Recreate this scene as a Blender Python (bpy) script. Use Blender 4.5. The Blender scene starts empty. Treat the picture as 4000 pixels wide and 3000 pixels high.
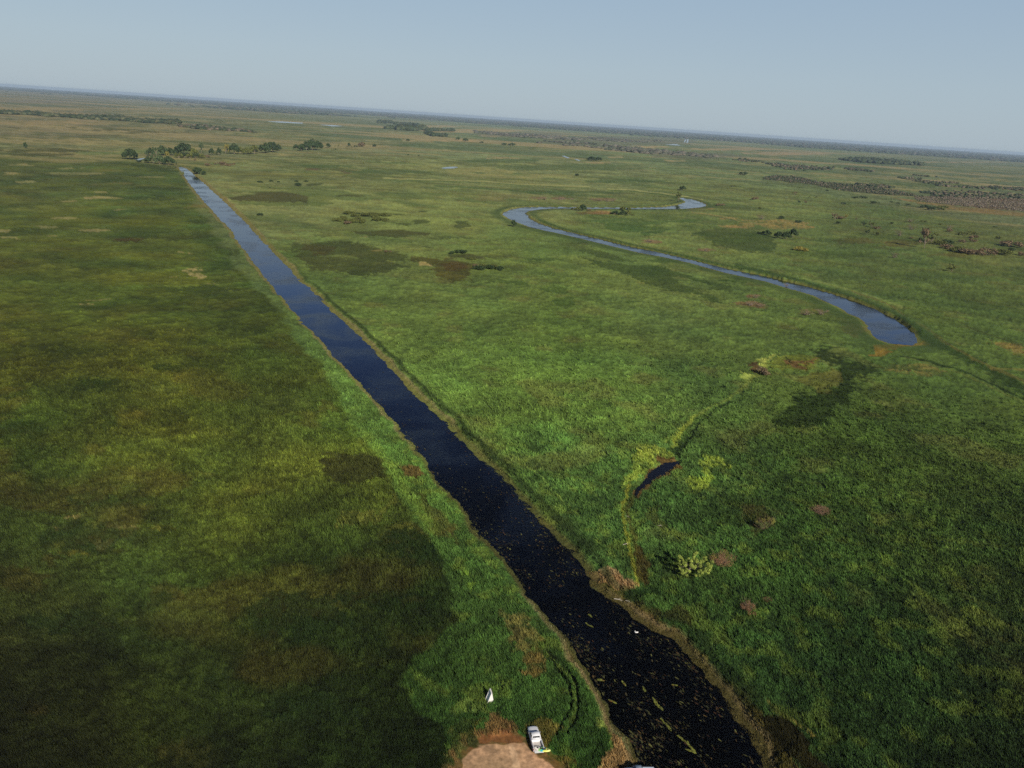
import bpy, bmesh, math, random
import numpy as np
from mathutils import Vector, Matrix

# ------------------------------------------------------------------ camera, sky, sun, exposure
scn = bpy.context.scene
COL = scn.collection
F = 3080.0                       # focal length in photograph pixels (4000 wide)
H = 100.0                        # flying height
PITCH = math.radians(18.584)
ROLL = math.radians(3.847)
cam_d = bpy.data.cameras.new("camera")
cam = bpy.data.objects.new("camera", cam_d)
COL.objects.link(cam)
cam_d.sensor_width = 36
cam_d.lens = 36 * F / 4000
cam_d.clip_start = 0.5
cam_d.clip_end = 120000
CAMM = Matrix.Rotation(math.pi / 2 - PITCH, 4, 'X') @ Matrix.Rotation(ROLL, 4, 'Z')
cam.matrix_world = Matrix.Translation((0, 0, H)) @ CAMM
scn.camera = cam

SUN_EL = math.radians(29)
SUN_AZ = math.radians(152)       # clockwise from +Y
sun_dir = Vector((math.sin(SUN_AZ) * math.cos(SUN_EL), math.cos(SUN_AZ) * math.cos(SUN_EL), math.sin(SUN_EL)))
sd = bpy.data.lights.new("sun", 'SUN')
sd.energy = 4.8
sd.angle = math.radians(0.53)
sd.color = (1.0, 0.92, 0.80)
so = bpy.data.objects.new("sun", sd)
COL.objects.link(so)
so.rotation_euler = sun_dir.to_track_quat('Z', 'Y').to_euler()
w = bpy.data.worlds.new("World")
scn.world = w
w.use_nodes = True
nt = w.node_tree
bg = nt.nodes['Background']
sky = nt.nodes.new('ShaderNodeTexSky')
sky.sky_type = 'NISHITA'
sky.sun_disc = False
sky.sun_elevation = SUN_EL
sky.sun_rotation = SUN_AZ
sky.altitude = 0
sky.air_density = 1.0
sky.dust_density = 0.6
sky.ozone_density = 3.0
# humid air: the clear sky is veiled by pale haze low down, deeper blue overhead
tcw = nt.nodes.new('ShaderNodeTexCoord')
sepw = nt.nodes.new('ShaderNodeSeparateXYZ')
nt.links.new(tcw.outputs['Generated'], sepw.inputs[0])
rw = nt.nodes.new('ShaderNodeValToRGB')
nt.links.new(sepw.outputs['Z'], rw.inputs[0])
els = rw.color_ramp.elements
els[0].position = 0.0
els[0].color = (.405, .495, .565, 1)
els[1].position = 1.0
els[1].color = (.008, .012, .022, 1)
for p_, c_ in ((.06, (.400, .500, .580, 1)), (.15, (.345, .460, .580, 1)), (.22, (.16, .29, .60, 1)), (.32, (.065, .13, .36, 1)), (.46, (.018, .034, .09, 1)), (.62, (.012, .018, .028, 1))):
    q_ = els.new(p_)
    q_.color = c_
scw = nt.nodes.new('ShaderNodeVectorMath')
scw.operation = 'SCALE'
scw.inputs[3].default_value = 1 / 0.085
nt.links.new(rw.outputs[0], scw.inputs[0])
mxw = nt.nodes.new('ShaderNodeMix')
mxw.data_type = 'RGBA'
mxw.inputs[0].default_value = 0.88
nt.links.new(sky.outputs[0], mxw.inputs[6])
nt.links.new(scw.outputs[0], mxw.inputs[7])
nt.links.new(mxw.outputs[2], bg.inputs[0])
bg.inputs[1].default_value = 0.085
scn.view_settings.view_transform = 'Standard'
scn.view_settings.look = 'None'
scn.view_settings.exposure = 0.0
scn.view_settings.gamma = 1.0
scn.view_settings.use_curve_mapping = False
scn.render.engine = 'CYCLES'
scn.cycles.max_bounces = 5
scn.cycles.diffuse_bounces = 2
scn.cycles.glossy_bounces = 2
scn.cycles.transmission_bounces = 2
scn.cycles.volume_bounces = 0
scn.cycles.use_denoising = False
scn.cycles.denoising_prefilter = 'NONE'
scn.cycles.denoiser = 'OPENIMAGEDENOISE'
scn.cycles.denoising_input_passes = 'RGB_ALBEDO_NORMAL'
G_LIT = 0.84                     # sunlit radiance of an albedo 1 ground here

# ------------------------------------------------------------------ map <-> picture measurements
R3 = np.array(CAMM.to_3x3())


def ground(px, py, z=0.0):
    """traced photograph point -> place on the level z"""
    d = R3 @ np.array([(px - 2000) / F, -(py - 1500) / F, -1.0])
    t = (z - H) / d[2]
    return np.array([d[0] * t, d[1] * t])


def chart(X, Y):
    """map position -> survey chart units"""
    P = np.stack([X, Y, np.full_like(X, -H)], -1) @ R3
    dz = np.minimum(P[..., 2], -1e-3)
    return 2000 - F * P[..., 0] / dz, 1500 + F * P[..., 1] / dz


def Z(ox, oy, s, pts):
    return [(ox + p[0] / s, oy + p[1] / s) for p in pts]


# ------------------------------------------------------------------ noise
_rs = np.random.RandomState(7)
_tab = _rs.rand(512, 512).astype(np.float32)


def vnoise(X, Y, s, seed=0):
    x = X / s + seed * 17.31 + 1000.0
    y = Y / s + seed * 9.77 + 1000.0
    xi = np.floor(x).astype(np.int64)
    yi = np.floor(y).astype(np.int64)
    fx = (x - xi)
    fy = (y - yi)
    fx = fx * fx * (3 - 2 * fx)
    fy = fy * fy * (3 - 2 * fy)
    a = _tab[xi & 511, yi & 511]
    b = _tab[(xi + 1) & 511, yi & 511]
    c = _tab[xi & 511, (yi + 1) & 511]
    d = _tab[(xi + 1) & 511, (yi + 1) & 511]
    return (a * (1 - fx) + b * fx) * (1 - fy) + (c * (1 - fx) + d * fx) * fy


def fbm(X, Y, s, oct=4, seed=0, gain=0.5):
    t = 0
    amp = 1.0
    tot = 0
    for o in range(oct):
        ang = 0.6 * o + seed
        ca, sa = math.cos(ang), math.sin(ang)
        t = t + amp * vnoise(X * ca - Y * sa, X * sa + Y * ca, s / (2.03 ** o), seed * 5 + o)
        tot += amp
        amp *= gain
    return t / tot


def sstep(a, b, x):
    t = np.clip((x - a) / (b - a), 0, 1)
    return t * t * (3 - 2 * t)


def poly_sdf(X, Y, pts, margin):
    """signed distance (negative inside), = margin outside of the bounding box"""
    P = np.array(pts, float)
    out = np.full(X.shape, float(margin))
    sel = (X > P[:, 0].min() - margin) & (X < P[:, 0].max() + margin) & (Y > P[:, 1].min() - margin) & (Y < P[:, 1].max() + margin)
    x = X[sel]
    y = Y[sel]
    if x.size == 0:
        return out
    best = np.full(x.shape, 1e18)
    ins = np.zeros(x.shape, bool)
    n = len(P)
    for i in range(n):
        ax, ay = P[i]
        bx, by = P[(i + 1) % n]
        ex, ey = bx - ax, by - ay
        L = ex * ex + ey * ey + 1e-12
        t = np.clip(((x - ax) * ex + (y - ay) * ey) / L, 0, 1)
        dx = x - ax - t * ex
        dy = y - ay - t * ey
        best = np.minimum(best, dx * dx + dy * dy)
        c = (ay > y) != (by > y)
        if abs(ey) > 1e-12:
            ins ^= c & (x < ax + (y - ay) / ey * ex)
    d = np.sqrt(best)
    out[sel] = np.minimum(np.where(ins, -d, d), margin)
    return out


def line_sdf(X, Y, pts, margin):
    P = np.array(pts, float)
    out = np.full(X.shape, float(margin))
    sel = (X > P[:, 0].min() - margin) & (X < P[:, 0].max() + margin) & (Y > P[:, 1].min() - margin) & (Y < P[:, 1].max() + margin)
    x = X[sel]
    y = Y[sel]
    best = np.full(x.shape, 1e18)
    for i in range(len(P) - 1):
        ax, ay = P[i]
        bx, by = P[i + 1]
        ex, ey = bx - ax, by - ay
        L = ex * ex + ey * ey + 1e-12
        t = np.clip(((x - ax) * ex + (y - ay) * ey) / L, 0, 1)
        best = np.minimum(best, (x - ax - t * ex) ** 2 + (y - ay - t * ey) ** 2)
    out[sel] = np.minimum(np.sqrt(best), margin)
    return out


def lin(c):
    c = np.asarray(c, float) / 255.0
    return np.where(c <= 0.04045, c / 12.92, ((c + 0.055) / 1.055) ** 2.4)


def alb(c):
    return lin(c) / G_LIT


# ------------------------------------------------------------------ traced outlines
CANAL_L = [(698, 654), (719, 686), (741, 717), (796, 785), (836, 826), (870, 866), (886, 878), (912, 908), (922, 934), (972, 995), (1000, 1036), (1050, 1098), (1090, 1146),
           (1134, 1202), (1199, 1272), (1278, 1351), (1311, 1396), (1428, 1523), (1501, 1600), (1571, 1687), (1636, 1763), (1691, 1855), (1761, 1926),
           (1821, 2002), (1897, 2105), (1962, 2175), (2022, 2257), (2087, 2343), (2146, 2414), (2218, 2490), (2262, 2560), (2296, 2619), (2330, 2680), (2364, 2745),
           (2402, 2822), (2450, 2885), (2480, 2923), (2489, 2957), (2500, 3000), (2530, 3120), (2560, 3300)]
CANAL_R = [(705, 652), (728, 659), (750, 675), (764, 690), (787, 708), (836, 754), (882, 794), (927, 840), (967, 880), (1000, 919), (1065, 988), (1134, 1053), (1164, 1098),
           (1199, 1118), (1239, 1162), (1298, 1222), (1348, 1262), (1398, 1312), (1448, 1361), (1490, 1406), (1560, 1480), (1636, 1560), (1680, 1600), (1734, 1649),
           (1788, 1719), (1832, 1757), (1886, 1817), (1951, 1871), (2005, 1931), (2060, 1991), (2114, 2050), (2179, 2121), (2244, 2186), (2277, 2225),
           (2310, 2290), (2359, 2335), (2431, 2378), (2480, 2427), (2547, 2475), (2615, 2499), (2648, 2533), (2701, 2590), (2730, 2619), (2774, 2682),
           (2817, 2754), (2875, 2827), (2923, 2894), (2962, 2957), (2981, 3000), (3030, 3100), (3120, 3300)]
CANAL = CANAL_L + CANAL_R[::-1]
RIVER = [(2290, 810.0), (2382, 810.5), (2480, 812), (2590, 808), (2638, 802), (2663, 796.5), (2679, 792), (2681, 787), (2670, 781.6), (2655, 775), (2668, 773), (2701, 778),
         (2733, 788), (2757, 799), (2755, 804), (2730, 810), (2685, 814), (2638, 816), (2575, 816), (2480, 816), (2382, 815), (2290, 815), (2168, 813.5), (2099, 818), (2062, 824),
         (2046, 833), (2059, 841.4), (2064, 851), (2099, 871), (2158, 891), (2248, 913.6), (2347, 936), (2447, 960.8), (2521, 975.7), (2646, 1003), (2745, 1027), (2845, 1052),
         (2944, 1071), (2974, 1077), (3049, 1095), (3124, 1112), (3198, 1134), (3273, 1156), (3347, 1181), (3397, 1201), (3447, 1224), (3497, 1249), (3536, 1276),
         (3561, 1298), (3574, 1323), (3574, 1338), (3556, 1347), (3512, 1343), (3472, 1340), (3437, 1326), (3407, 1303), (3397, 1283), (3385, 1258), (3362, 1241),
         (3323, 1226), (3293, 1209), (3248, 1186), (3198, 1162), (3148, 1144), (3074, 1124), (2999, 1100), (2944, 1088), (2845, 1067), (2695, 1026), (2596, 1004), (2497, 986),
         (2397, 962), (2298, 938), (2198, 914), (2124, 899), (2064, 884), (2014, 865), (1980, 849), (1967, 839), (1968, 831), (1985, 823), (2010, 815), (2050, 810),
         (2100, 807.5), (2170, 808)]
PUDDLE = Z(2350, 1700, 2.765, [(360, 655), (385, 590), (440, 520), (480, 460), (540, 385), (620, 330), (700, 300), (790, 285), (840, 280), (835, 305), (750, 370),
                               (690, 420), (600, 460), (530, 500), (470, 540), (420, 590)])
PONDS = [
    [(1722, 657), (1745, 653), (1778, 651), (1790, 654), (1775, 658), (1740, 660)],
    [(1041, 474), (1100, 474.5), (1186, 480), (1180, 483), (1090, 479)],
    [(1245, 487), (1300, 489), (1345, 493), (1300, 494)],
    [(2194, 609), (2205, 609), (2225, 617), (2218, 619)],
    [(2242, 621), (2252, 622), (2268, 627), (2260, 629)],
    [(2671, 556), (2678, 541), (2683, 541), (2676, 556)],
    [(2681, 558), (2685, 543), (2690, 543), (2688, 558)],
    [(528, 626), (545, 620), (566, 617), (562, 621), (545, 627)],
    [(2598, 565), (2640, 563), (2662, 569), (2640, 568)],
]
WZ = -0.5
WZR = -0.12


def gp(pts, z=0.0):
    return np.array([ground(x, y, z) for x, y in pts])


def densify(P, step, amp, seed, closed=True):
    """subdivide an outline and roughen it"""
    out = []
    n = len(P)
    for i in range(n if closed else n - 1):
        a = np.array(P[i])
        b = np.array(P[(i + 1) % n])
        L = np.hypot(*(b - a))
        k = max(1, int(L / step))
        for j in range(k):
            out.append(a + (b - a) * j / k)
    out = np.array(out)
    r = np.random.RandomState(seed)
    dx = vnoise(out[:, 0], out[:, 1], step * 2.2, seed) - .5
    dy = vnoise(out[:, 0], out[:, 1], step * 2.2, seed + 3) - .5
    return out + np.stack([dx, dy], 1) * amp * 2


CANAL_W = gp(CANAL, WZ)
RIVER_W = gp(RIVER, WZR)
PUDDLE_W = gp(PUDDLE, WZ)

# base vegetation colours read at survey points, near ones with vignette darkening baked in (x, y in 2212 wide units, colour)
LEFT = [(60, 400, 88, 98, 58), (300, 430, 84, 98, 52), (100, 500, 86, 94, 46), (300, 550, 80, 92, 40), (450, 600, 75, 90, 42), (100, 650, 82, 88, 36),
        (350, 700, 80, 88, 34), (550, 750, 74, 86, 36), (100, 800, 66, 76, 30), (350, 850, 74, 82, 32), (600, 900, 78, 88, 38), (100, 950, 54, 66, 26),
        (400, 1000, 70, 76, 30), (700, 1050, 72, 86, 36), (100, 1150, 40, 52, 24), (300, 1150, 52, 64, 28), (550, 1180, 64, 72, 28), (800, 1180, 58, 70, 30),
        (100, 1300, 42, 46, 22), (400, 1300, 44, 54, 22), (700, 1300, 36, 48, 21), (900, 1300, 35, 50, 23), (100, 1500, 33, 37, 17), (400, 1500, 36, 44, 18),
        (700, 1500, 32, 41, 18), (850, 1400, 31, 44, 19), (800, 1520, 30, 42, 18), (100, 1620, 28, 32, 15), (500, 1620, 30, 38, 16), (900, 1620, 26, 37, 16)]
STRIP = [(450, 450, 100, 112, 72), (560, 600, 92, 112, 66), (680, 750, 84, 110, 58), (800, 900, 76, 102, 50), (900, 1100, 66, 92, 44), (1000, 1250, 56, 82, 40),
         (1150, 1400, 50, 74, 38), (1050, 1450, 44, 68, 33), (1250, 1550, 40, 64, 30), (950, 1500, 42, 66, 30), (1250, 1650, 38, 62, 28)]
RIGHT = [(500, 400, 118, 128, 84), (700, 400, 118, 130, 84), (900, 450, 116, 130, 80), (1100, 400, 122, 132, 88), (1000, 600, 100, 120, 64),
         (800, 700, 92, 116, 60), (1000, 800, 82, 106, 52), (1250, 800, 82, 108, 52), (1400, 600, 98, 118, 66), (1700, 620, 92, 114, 62), (1000, 1000, 76, 102, 50),
         (1250, 1050, 70, 98, 50), (1500, 900, 78, 104, 54), (1700, 750, 82, 104, 52), (1300, 1150, 62, 90, 48), (1500, 1100, 60, 86, 44), (1500, 1300, 50, 74, 36),
         (1800, 1000, 60, 82, 38), (1700, 1250, 46, 68, 32), (2000, 1050, 58, 78, 36), (2150, 950, 72, 94, 44), (2100, 800, 80, 102, 52), (2000, 700, 80, 104, 52),
         (2150, 600, 80, 98, 50), (1900, 550, 86, 106, 58), (1900, 450, 94, 110, 64), (2150, 450, 96, 102, 64), (1600, 450, 108, 124, 74), (1700, 400, 108, 122, 76),
         (2000, 380, 106, 114, 82), (2150, 1200, 48, 66, 32), (2150, 1400, 40, 56, 29), (1900, 1400, 44, 66, 33), (1700, 1450, 43, 66, 35), (1900, 1600, 36, 55, 30),
         (2150, 1600, 32, 47, 25), (1300, 350, 120, 132, 92), (1600, 350, 112, 126, 84), (700, 335, 120, 126, 90), (1000, 330, 124, 134, 98)]
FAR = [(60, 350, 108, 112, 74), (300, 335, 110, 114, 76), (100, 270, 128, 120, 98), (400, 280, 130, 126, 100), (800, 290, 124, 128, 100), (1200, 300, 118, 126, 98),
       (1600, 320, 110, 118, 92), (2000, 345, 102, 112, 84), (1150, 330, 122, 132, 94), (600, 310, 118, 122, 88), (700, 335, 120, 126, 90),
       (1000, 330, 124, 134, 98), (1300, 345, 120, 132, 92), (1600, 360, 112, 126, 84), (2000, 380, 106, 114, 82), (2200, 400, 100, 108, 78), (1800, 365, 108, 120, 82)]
DS = 4000 / 2212.0


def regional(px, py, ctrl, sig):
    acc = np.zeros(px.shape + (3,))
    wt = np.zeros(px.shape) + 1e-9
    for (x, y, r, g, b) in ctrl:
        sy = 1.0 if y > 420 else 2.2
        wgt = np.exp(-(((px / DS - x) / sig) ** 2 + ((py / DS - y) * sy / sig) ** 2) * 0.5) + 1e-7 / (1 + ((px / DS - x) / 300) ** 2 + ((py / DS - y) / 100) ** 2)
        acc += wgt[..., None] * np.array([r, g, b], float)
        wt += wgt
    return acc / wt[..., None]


ZN_STRIP = [(700, 660), (715, 700), (770, 800), (840, 920), (900, 1010), (990, 1120), (1085, 1230), (1180, 1370), (1265, 1430), (1285, 1500), (1375, 1664), (1500, 1826),
            (1540, 1917), (1680, 2080), (1755, 2278), (1790, 2423), (1620, 2590), (1580, 2680), (1620, 2760), (1735, 2830), (1750, 3000), (1760, 3300),
            (2600, 3300)] + CANAL_L[::-1]
LOW = [(0, 610), (250, 640), (500, 625), (690, 655), (700, 640), (1300, 600), (2300, 640), (3200, 760), (4000, 900), (4300, 950), (4300, 3600), (-300, 3600), (-300, 610)]


def e(ox, oy, s, lst, col, op=.8, soft=7, w=.8):
    """ellipses"""
    r = []
    for (cx, cy, rx, ry) in lst:
        pts = [(cx + rx * math.cos(a), cy + ry * math.sin(a)) for a in np.linspace(0, 2 * math.pi, 14)[:-1]]
        r.append((Z(ox, oy, s, pts), col, op, soft, w))
    return r


PAT = []                          # (outline, colour, opacity, soft, warp)


def pat(ox, oy, s, pts, col, op=.85, soft=8, wp=1.0):
    PAT.append((Z(ox, oy, s, pts), col, op, soft, wp))


A = (1000, 700, 2.011)
pat(*A, [(250, 510), (450, 492), (700, 488), (950, 530), (1220, 600), (1180, 640), (1080, 650), (1215, 690), (1050, 740), (880, 765), (700, 730), (450, 700), (350, 640), (280, 580)], (72, 82, 44), .78, 9)
pat(*A, [(500, 612), (700, 590), (860, 625), (700, 618)], (104, 122, 68), .8, 4)
pat(*A, [(360, 520), (600, 510), (660, 570), (500, 600), (340, 560)], (80, 74, 42), .6, 8)
A = (1250, 800, 2.765)
pat(*A, [(310, 285), (700, 282), (900, 280), (1210, 300), (1210, 328), (1050, 322), (860, 348), (650, 335), (380, 325)], (74, 84, 46), .9, 4, .5)
pat(*A, [(1000, 560), (1250, 580), (1500, 590), (1750, 640), (1650, 700), (1650, 780), (1450, 805), (1250, 770), (1200, 700), (1300, 660), (1000, 600)], (82, 82, 40), .85, 8)
pat(*A, [(1350, 600), (1550, 600), (1600, 680), (1400, 700)], (88, 72, 40), .6, 8)
pat(*A, [(1400, 545), (1600, 522), (1740, 560), (1750, 585), (1600, 590), (1430, 565)], (76, 84, 46), .85, 4, .5)
pat(*A, [(1080, 625), (1150, 615), (1230, 650), (1290, 670), (1220, 662), (1100, 660)], (172, 158, 108), .9, 2, .6)
PAT += e(*A, [(1090, 187, 110, 20), (920, 212, 95, 16), (1130, 460, 60, 9), (1840, 386, 60, 8), (1140, 70, 50, 7), (850, 104, 60, 5), (1560, 215, 90, 40)], (76, 90, 48), .85, 3, .5)
PAT += e(*A, [(430, 345, 45, 7), (600, 490, 60, 10)], (140, 130, 88), .6, 2, .5)
PAT += e(*A, [(1900, 830, 120, 14), (820, 803, 60, 8), (1950, 560, 200, 30), (2130, 670, 110, 30), (1450, 360, 220, 18)], (80, 96, 50), .7, 8)
A = (400, 450, 2.011)
pat(*A, [(1000, 650), (1150, 605), (1450, 598), (1700, 610), (1900, 660), (1700, 712), (1300, 715), (1050, 690)], (96, 112, 64), .8, 6, .6)
pat(*A, [(1010, 645), (1150, 612), (1450, 603), (1640, 650), (1580, 688), (1400, 682), (1050, 672)], (78, 82, 48), .85, 6, .6)
PAT += e(*A, [(1670, 544, 110, 8), (1940, 633, 75, 10), (1395, 554, 55, 4), (1245, 778, 30, 8), (1900, 535, 70, 4)], (78, 88, 50), .8, 2, .4)
PAT += e(*A, [(1750, 400, 220, 10), (2100, 440, 100, 18), (900, 378, 250, 5), (1300, 433, 120, 5)], (84, 106, 60), .7, 4, .5)
PAT += e(*A, [(950, 385, 60, 10), (820, 385, 30, 6), (1620, 425, 60, 8), (1900, 448, 50, 6)], (104, 88, 68), .7, 3, .5)
PAT += e(*A, [(1500, 465, 600, 8), (1500, 492, 350, 5)], (128, 132, 72), .5, 3, .5)
A = (1900, 650, 2.011)
pat(*A, [(720, 655), (790, 645), (900, 670), (1000, 700), (1130, 745), (1080, 755), (950, 725), (850, 690), (730, 665)], (70, 90, 46), .8, 5)
pat(*A, [(740, 715), (900, 745), (1100, 770), (1400, 790), (1520, 840), (1700, 890), (1950, 950), (1970, 985), (1850, 960), (1650, 900), (1500, 865), (1420, 870), (1600, 950), (1800, 1015), (1900, 1085),
         (1780, 1070), (1500, 980), (1250, 920), (1000, 820), (850, 780)], (68, 88, 44), .85, 6)
pat(*A, [(1650, 530), (1780, 480), (2100, 500), (2212, 540), (2300, 600), (2212, 680), (2050, 680), (1850, 640), (1740, 600)], (72, 90, 46), .8, 8)
pat(*A, [(780, 435), (1050, 410), (1250, 412), (1200, 430), (900, 445)], (78, 104, 56), .8, 4)
pat(*A, [(1150, 440), (1350, 430), (1580, 405), (1700, 425), (1500, 440), (1250, 470), (1400, 480), (1150, 515), (960, 505), (900, 490), (950, 450)], (80, 106, 54), .75, 5)
pat(*A, [(1180, 520), (1450, 490), (1400, 510), (1250, 545), (1160, 530)], (72, 98, 50), .8, 3)
PAT += e(*A, [(1430, 740, 120, 14), (2000, 890, 140, 18), (1545, 470, 35, 8), (1660, 458, 40, 4), (430, 735, 140, 10), (160, 905, 150, 10), (540, 960, 110, 25), (640, 1060, 90, 30), (1100, 1060, 60, 15)], (70, 94, 46), .7, 6)
PAT += e(*A, [(910, 362, 80, 14), (1680, 330, 100, 9), (2010, 475, 80, 14), (1900, 410, 90, 8), (2100, 450, 120, 10)], (142, 124, 82), .75, 3, .7)
PAT += e(*A, [(850, 365, 120, 16)], (110, 88, 60), .5, 4, .7)
PAT += e(*A, [(440, 250, 55, 12), (575, 250, 60, 13), (950, 262, 90, 13), (1280, 590, 90, 14), (1720, 658, 50, 10), (2100, 1020, 50, 14), (2070, 1080, 70, 20), (660, 255, 40, 6)], (118, 98, 78), .7, 3, .8)
PAT += e(*A, [(50, 240, 150, 30), (300, 230, 150, 10)], (128, 124, 84), .5, 8, .8)
PAT += e(*A, [(700, 205, 400, 14), (1100, 115, 350, 12), (300, 65, 200, 14), (1500, 350, 80, 5), (900, 390, 160, 6)], (74, 98, 56), .6, 5, .6)
A = (2900, 1000, 2.011)
pat(*A, [(1010, 765), (1100, 705), (1200, 695), (1350, 700), (1400, 650), (1470, 690), (1400, 725), (1230, 745), (1130, 775), (1030, 790)], (132, 110, 50), .85, 5)
pat(*A, [(550, 745), (640, 700), (700, 715), (670, 750), (800, 800), (1050, 880), (1080, 940), (900, 980), (850, 1090), (860, 1150), (740, 1190), (700, 1290), (620, 1360), (450, 1370), (270, 1310),
         (320, 1240), (400, 1140), (450, 1080), (600, 1060), (760, 1010), (780, 900), (700, 880), (640, 840)], (38, 54, 22), .78, 18, 1.3)
pat(*A, [(390, 770), (650, 790), (640, 815), (450, 890), (280, 890), (200, 880), (350, 800)], (92, 106, 44), .8, 5)
pat(*A, [(390, 840), (480, 830), (560, 795), (610, 800), (520, 840), (440, 880), (400, 865)], (98, 78, 54), .75, 4, .8)
pat(*A, [(1150, 900), (1270, 840), (1430, 830), (1550, 870), (1650, 920), (1500, 950), (1350, 930)], (120, 110, 64), .7, 10, 1.5)
pat(*A, [(1900, 660), (2212, 700), (2300, 800), (2212, 790), (2050, 720)], (122, 108, 62), .7, 10)
pat(*A, [(480, 900), (700, 890), (820, 940), (720, 1060), (560, 1060), (500, 1000)], (98, 100, 50), .7, 9)
pat(*A, [(110, 830), (220, 800), (330, 750), (320, 790), (200, 880)], (160, 172, 92), .75, 3, 1.6)
pat(*A, [(-20, 900), (130, 930), (90, 1000), (0, 980)], (160, 172, 92), .75, 3, 1.6)
pat(*A, [(50, 850), (150, 840), (230, 930), (130, 920)], (84, 66, 46), .8, 3)
PAT += e(*A, [(90, 320, 60, 16), (80, 380, 90, 18), (620, 440, 70, 18), (480, 440, 70, 14), (860, 580, 90, 60)], (110, 92, 62), .5, 6, 1.4)
A = (2350, 1700, 2.765)
pat(*A, [(250, 560), (240, 440), (330, 340), (300, 260), (360, 150), (470, 110), (620, 120), (750, 150), (760, 220), (640, 270), (540, 350), (430, 450), (330, 550)], (126, 138, 62), .85, 7, 2.4)
pat(*A, [(1060, 270), (1170, 210), (1290, 230), (1400, 340), (1370, 370), (1250, 330), (1150, 340), (1140, 420), (1200, 490), (1080, 590), (960, 630), (890, 570), (960, 490), (1070, 450), (1070, 380)], (128, 140, 60), .85, 4, 1.4)
pat(*A, [(430, 500), (560, 330), (700, 250), (780, 225), (840, 260), (870, 300), (860, 350), (700, 440), (560, 520), (480, 600), (370, 660), (360, 620)], (98, 78, 48), .9, 3, .6)
pat(*A, [(770, 60), (800, -60), (870, -60), (860, 120), (790, 120)], (130, 142, 58), .7, 4, 1.6)
pat(*A, [(790, 120), (900, 40), (960, -60), (1000, -20), (930, 130), (900, 200), (840, 250)], (38, 56, 28), .7, 5, 1.2)
pat(*A, [(0, 1450), (120, 1470), (200, 1570), (335, 1590), (300, 1660), (200, 1700), (60, 1650)], (124, 104, 84), .9, 4)
pat(*A, [(1000, 860), (1150, 700), (1450, 600), (1797, 680), (1797, 900), (1600, 1000), (1300, 1000), (1150, 870)], (40, 58, 28), .75, 12, 1.5)
pat(*A, [(1500, 780), (1750, 740), (1850, 1000), (1700, 1100), (1550, 960)], (62, 56, 32), .6, 10, 1.4)
pat(*A, [(480, 900), (560, 780), (640, 780), (670, 1040), (600, 1060), (500, 960)], (64, 70, 34), .6, 8, 1)
pat(*A, [(350, 1200), (420, 1180), (560, 1480), (540, 1600), (420, 1640), (370, 1480)], (60, 52, 28), .8, 7)
A = (1300, 1600, 1.843)
pat(*A, [(0, 310), (280, 320), (380, 420), (370, 500), (200, 540), (0, 500), (-120, 400)], (54, 54, 28), .75, 14, 1.3)
pat(*A, [(480, 420), (600, 400), (640, 470), (560, 500)], (86, 68, 42), .8, 6)
pat(*A, [(620, 600), (700, 640), (860, 860), (900, 960), (760, 880), (640, 700)], (74, 72, 38), .6, 10, 1.3)
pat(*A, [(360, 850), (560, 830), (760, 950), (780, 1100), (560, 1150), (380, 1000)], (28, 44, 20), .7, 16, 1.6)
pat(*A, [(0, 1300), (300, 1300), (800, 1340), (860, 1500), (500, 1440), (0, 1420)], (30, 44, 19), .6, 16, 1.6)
pat(*A, [(1230, 1470), (1440, 1500), (1520, 1659), (1480, 1760), (1300, 1740)], (112, 98, 62), .6, 10, 2.6)
pat(*A, [(0, 800), (60, 740), (370, 740), (440, 560), (470, 640), (380, 800), (0, 860)], (104, 100, 48), .55, 7, 2.2)
pat(*A, [(1300, 1540), (1370, 1560), (1400, 1660), (1330, 1700), (1280, 1620)], (44, 46, 28), .6, 6, 2.0)
PAT += e(*A, [(590, 1400, 60, 30), (850, 870, 70, 20)], (84, 72, 34), .45, 10, 1.4)
PAT += e(*A, [(960, 1190, 40, 14), (990, 1280, 25, 25), (900, 1140, 40, 8)], (106, 132, 54), .8, 3, 1.4)
A = (0, 600, 2.212)
PAT += e(*A, [(170, 105, 100, 8), (540, 130, 70, 8), (740, 128, 50, 5), (130, 175, 80, 12), (200, 245, 110, 11), (620, 170, 230, 8), (820, 335, 60, 7), (850, 385, 170, 11),
              (600, 410, 60, 8), (1020, 485, 80, 5), (560, 560, 130, 11), (850, 655, 110, 12), (40, 670, 60, 14), (60, 725, 90, 8), (450, 715, 50, 6), (1240, 200, 150, 5), (350, 628, 110, 4)], (158, 146, 108), .72, 3, 1.3)
PAT += e(*A, [(870, 1268, 120, 8), (740, 1312, 80, 10), (1720, 1005, 90, 16), (1710, 1050, 50, 34), (1820, 1140, 80, 8), (1570, 850, 50, 7), (1500, 1070, 50, 5)], (156, 142, 102), .9, 3, 1.5)
PAT += e(*A, [(950, 150, 130, 8), (1010, 265, 180, 9), (1680, 455, 60, 18), (1950, 420, 60, 60)], (118, 110, 66), .6, 6, 1.2)
PAT += e(*A, [(1120, 740, 140, 18)], (74, 64, 36), .8, 6, 1)
PAT += e(*A, [(1720, 590, 120, 25), (1740, 690, 120, 16), (1980, 860, 70, 40), (1650, 1175, 420, 32), (1300, 380, 180, 22), (200, 655, 100, 12), (1950, 1270, 100, 12), (1300, 110, 260, 20), (1450, 150, 160, 14), (1000, 1300, 120, 14), (1450, 300, 160, 14)], (60, 72, 34), .75, 9, 1.4)
PAT += e(*A, [(1300, 600, 350, 50), (1000, 430, 200, 25), (1350, 1180, 120, 25), (800, 870, 250, 30), (1000, 1000, 200, 25)], (98, 100, 30), .5, 14, 1.8)
A = (0, 1000, 1.659)
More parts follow.
